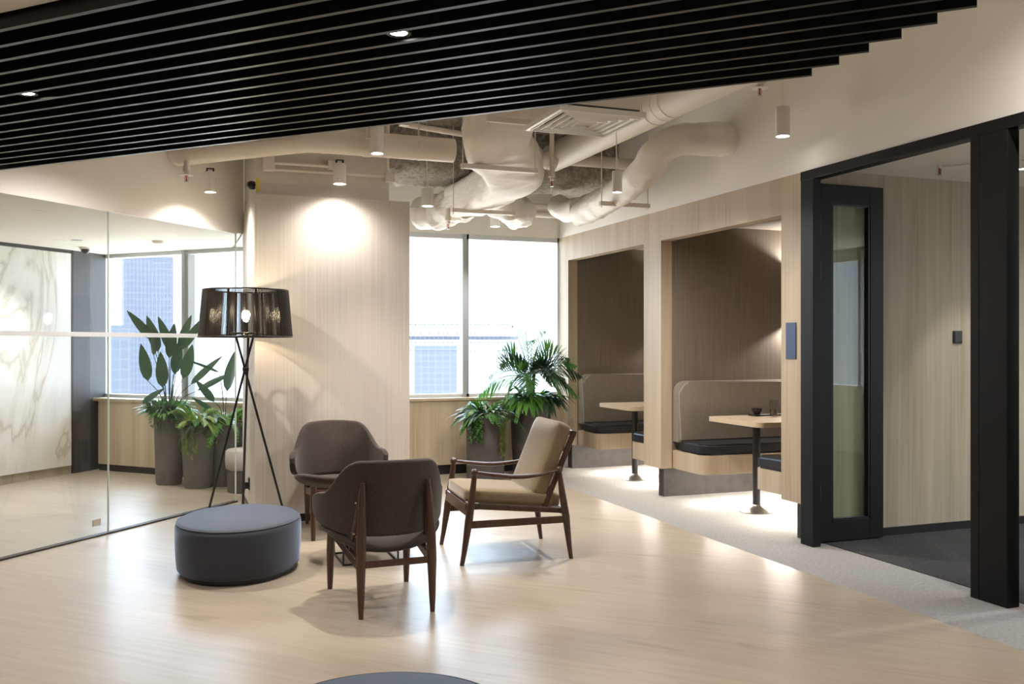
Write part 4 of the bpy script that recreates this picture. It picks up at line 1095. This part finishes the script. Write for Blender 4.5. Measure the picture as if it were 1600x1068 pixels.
# --- shorter planter with ferns
t = pot('shorter grey planter with yellow green ferns and hanging strands, behind the glass', .255, 9.28, [(.118, 0), (.128, .02), (.158, .59)], M['planter_pale'])
ferns(t, 18, .59, .06, .36, 'leaf_yellow', .7, (.3, .8), .085, .024)
ferns(t, 8, .58, .04, .34, 'leaf_mid', .6, (.4, .85), .07, .02)
bush(t, 90, .57, .13, .16, .04, 'leaf_grey', .6, (.0, .7), off=(.05, 0))
trailing(t, 7, .58, .155, .30, 'leaf_yellow', math.radians(235), .5, .009)
trailing(t, 4, .58, .155, .28, 'leaf_yellow', math.radians(318), .3, .009)
# --- third planter beside the column
t = pot('dark planter with bright fern and a few paddle leaves, beside the column behind the glass', .50, 9.34, [(.13, 0), (.14, .02), (.165, .60)], M['planter'])
strelitzia(t, [(-.10, 0, .20, .26, .08, -.75, 0), (-.12, 0, .12, .20, .05, -1.3, 0), (.02, 0, .30, .40, .15, .25, 0), (-.05, .05, .48, .3, .03, -1.9, 0)], .60, 'leaf_dark')
ferns(t, 18, .60, .06, .36, 'leaf_bright', .85, (.2, .75), .085, .024)
# --- pouf beside it
t = thing('pouf', 'small round pale grey pouf behind the glass, half hidden by the column', 'stool', (.66, 8.88, 0))
b = NB(); lathe(b, [(0, .20), (.16, .20), (.18, .215), (.185, .29), (.18, .375), (.16, .39), (0, .395)], seg=36); obj('cushion', b, M['pale_pouf'], t, smooth=50)
b = NB(); lathe(b, [(0, 0), (.165, 0), (.17, .20), (0, .20)], seg=36); obj('base', b, M['planter'], t, smooth=40)

# --- by the right window: shorter planter
t = pot('shorter dark planter with bright fern and striped leaves, under the right window', 2.985, 8.86, [(.185, 0), (.19, .02), (.198, .64)], M['planter'])
ferns(t, 9, .63, .05, .26, 'leaf_bright', .35, (.55, .9), .085, .034, 11)
ferns(t, 10, .63, .08, .34, 'leaf_mid', .75, (.25, .6), .075, .026)
bush(t, 26, .63, .05, .26, .045, 'stripe_leaf', .55, (.25, .8), off=(.03, -.09), name='striped_foliage')
bush(t, 60, .62, .15, .22, .05, 'leaf_grey', .6, (.0, .7))
bush(t, 40, .64, .12, .28, .05, 'leaf_dark', .5, (.1, .6))
trailing(t, 8, .64, .2, .28, 'leaf_mid', math.radians(225), .28, .02)
trailing(t, 6, .64, .2, .38, 'leaf_yellow', math.radians(300), .16, .009)
ferns(t, 3, .63, .15, .22, 'leaf_bright', 1.1, (.1, .3), .06, .022, arcs=(195, 225), name='hanging_fern')
# --- taller planter with the palm
def lim(q): return q
t = pot('tall dark planter with a feathery palm, in the corner by the right window', 3.50, 8.93, [(.175, 0), (.18, .02), (.215, .775)], M['planter'])
b = NB()
for i in range(5):
    a = i * 1.26; tube(b, [(.03 * math.cos(a), .03 * math.sin(a), .74), (.035 * math.cos(a), .035 * math.sin(a), .95), (.05 * math.cos(a), .05 * math.sin(a), 1.06)], [.018, .015, .008], 8)
obj('trunk', b, M['trunk'], t, smooth=60)
fr = [(-1, -.05, 1.0, .66, .50), (-.9, -.35, .55, .60, .60), (-.55, -.2, 1.7, .70, .26), (-.22, .05, 2.2, .72, .12), (.42, -.1, 1.9, .66, .26), (.75, -.3, 1.1, .62, .5), (.95, -.5, .75, .60, .6),
      (.8, .1, .6, .46, .8), (-.9, .2, .35, .56, .7), (.15, -1, .75, .50, .75), (-.35, -.9, .45, .46, .75), (.35, -.8, .3, .42, .9), (-.6, .4, 1.0, .5, .5), (.3, .3, 1.2, .4, .4), (-.2, -.6, 1.5, .55, .3), (.55, -.75, .55, .45, .8),
      (-.75, -.15, 1.3, .62, .42), (.62, -.25, 1.5, .58, .4), (-1, -.3, .75, .62, .62), (1, -.25, .95, .60, .55), (-.4, -.9, .7, .45, .9), (.2, -.95, .95, .5, .7), (.75, -.55, .35, .5, .8), (-.7, -.6, .3, .48, .8)]
for k, (dx, dy, dz, L, dr) in enumerate(fr):
    b = NB(); frond(b, (dx * .03, dy * .03, 1.0 + .02 * (k % 4)), (dx, dy, dz), L, dr, 20, .23, .022, 60, .22, rach=.006, roll=(1 if dx > 0 else -1) * (1.25 * abs(dx) / math.hypot(dx, dy) + R.uniform(-.15, .15)))
    obj('frond', b, M['leaf_mid' if k % 3 else 'leaf_dark'], t, smooth=180)
bush(t, 70, .78, .15, .20, .065, 'leaf_mid', .6, (.0, .7))
bush(t, 40, .80, .12, .24, .07, 'leaf_bright', .9, (.0, .5), off=(-.08, -.08), name='broad_foliage')
bush(t, 50, .78, .16, .24, .08, 'leaf_dark', .9, (.0, .5), off=(.1, -.05))
b = NB()
for i in range(8):
    a = math.radians(200 + R.uniform(-25, 35)); leaf_blade(b, (.17 * math.cos(a), .17 * math.sin(a), .79), (math.cos(a), math.sin(a), .1), .26, .06, .95, lim=None)
obj('broad_foliage', b, M['leaf_bright'], t, smooth=180)
ferns(t, 7, .80, .1, .30, 'leaf_mid', .6, (.3, .7), .07, .026)

# ------------------------------------------------------------------ the city outside
def building(label, x, y, w, d, ztop, m, rz=0, zbot=-60):
    b = NB(); box(b, (0, 0, (ztop - zbot) / 2), (w, d, ztop - zbot)); bb(b, -w * .5, w * .5, -d / 2 - .004 * w, -d / 2, ztop - zbot - .01 * (ztop - zbot), ztop - zbot)
    t = thing('tower_block', label, 'building', (x, y, zbot), rz)
    obj('building_body', b, m, t); return t
fm1 = facade_mat('tower_facade', (0.066, 0.068, 0.076), (0.043, 0.047, 0.061), 1.5, 2.6)
fm2 = facade_mat('low_block_facade', (0.066, 0.068, 0.072), (0.051, 0.057, 0.068), .9, .75)
fm3 = facade_mat('pale_block_facade', (0.062, 0.064, 0.070), (0.048, 0.053, 0.064), 2.4, 3.0)
building('pale blue office tower seen through the left window', -9, 430, 19.5, 14, 39, fm1, rz=.37 * .3)
building('low pale office block in front of the blue tower, through the left window', -16.5, 300, 11, 9, 7, fm3, rz=.1)
building('pale gridded block seen low through the left pane of the right window', 32.3, 116, 5.4, 6, 1.2, fm2, rz=-.28)
t = thing('roof_scaffold', 'pale steel scaffold on the rooftops seen through the right window', 'scaffold', (44, 144, 0), -.32)
b = NB()
for z in (.4, 1.7, 3.1, 4.6): bb(b, -8.5, 8.5, -.1, .1, z - .07, z + .07)
for i in range(24): bb(b, -8.5 + i * .74 - .04, -8.5 + i * .74 + .04, -.1, .1, -1.2, 5.2)
for i in range(23): bar(b, (-8.5 + i * .74, 0, .4 if i % 2 else 1.7), (-8.5 + (i + 1) * .74, 0, 1.7 if i % 2 else .4), .06, .06)
for i in range(15): bar(b, (-8.5 + i * .74, 0, 3.1 if i % 2 else 4.6), (-8.5 + (i + 1) * .74, 0, 4.6 if i % 2 else 3.1), .06, .06)
obj('scaffold_frame', b, mat('pale_scaffold', (.05, .052, .06), .9), t)
b = NB(); bb(b, -10.5, 9.5, .3, .6, 2.1, 2.7); obj('scaffold_deck', b, mat('pale_deck', (.046, .05, .062), .9), t)
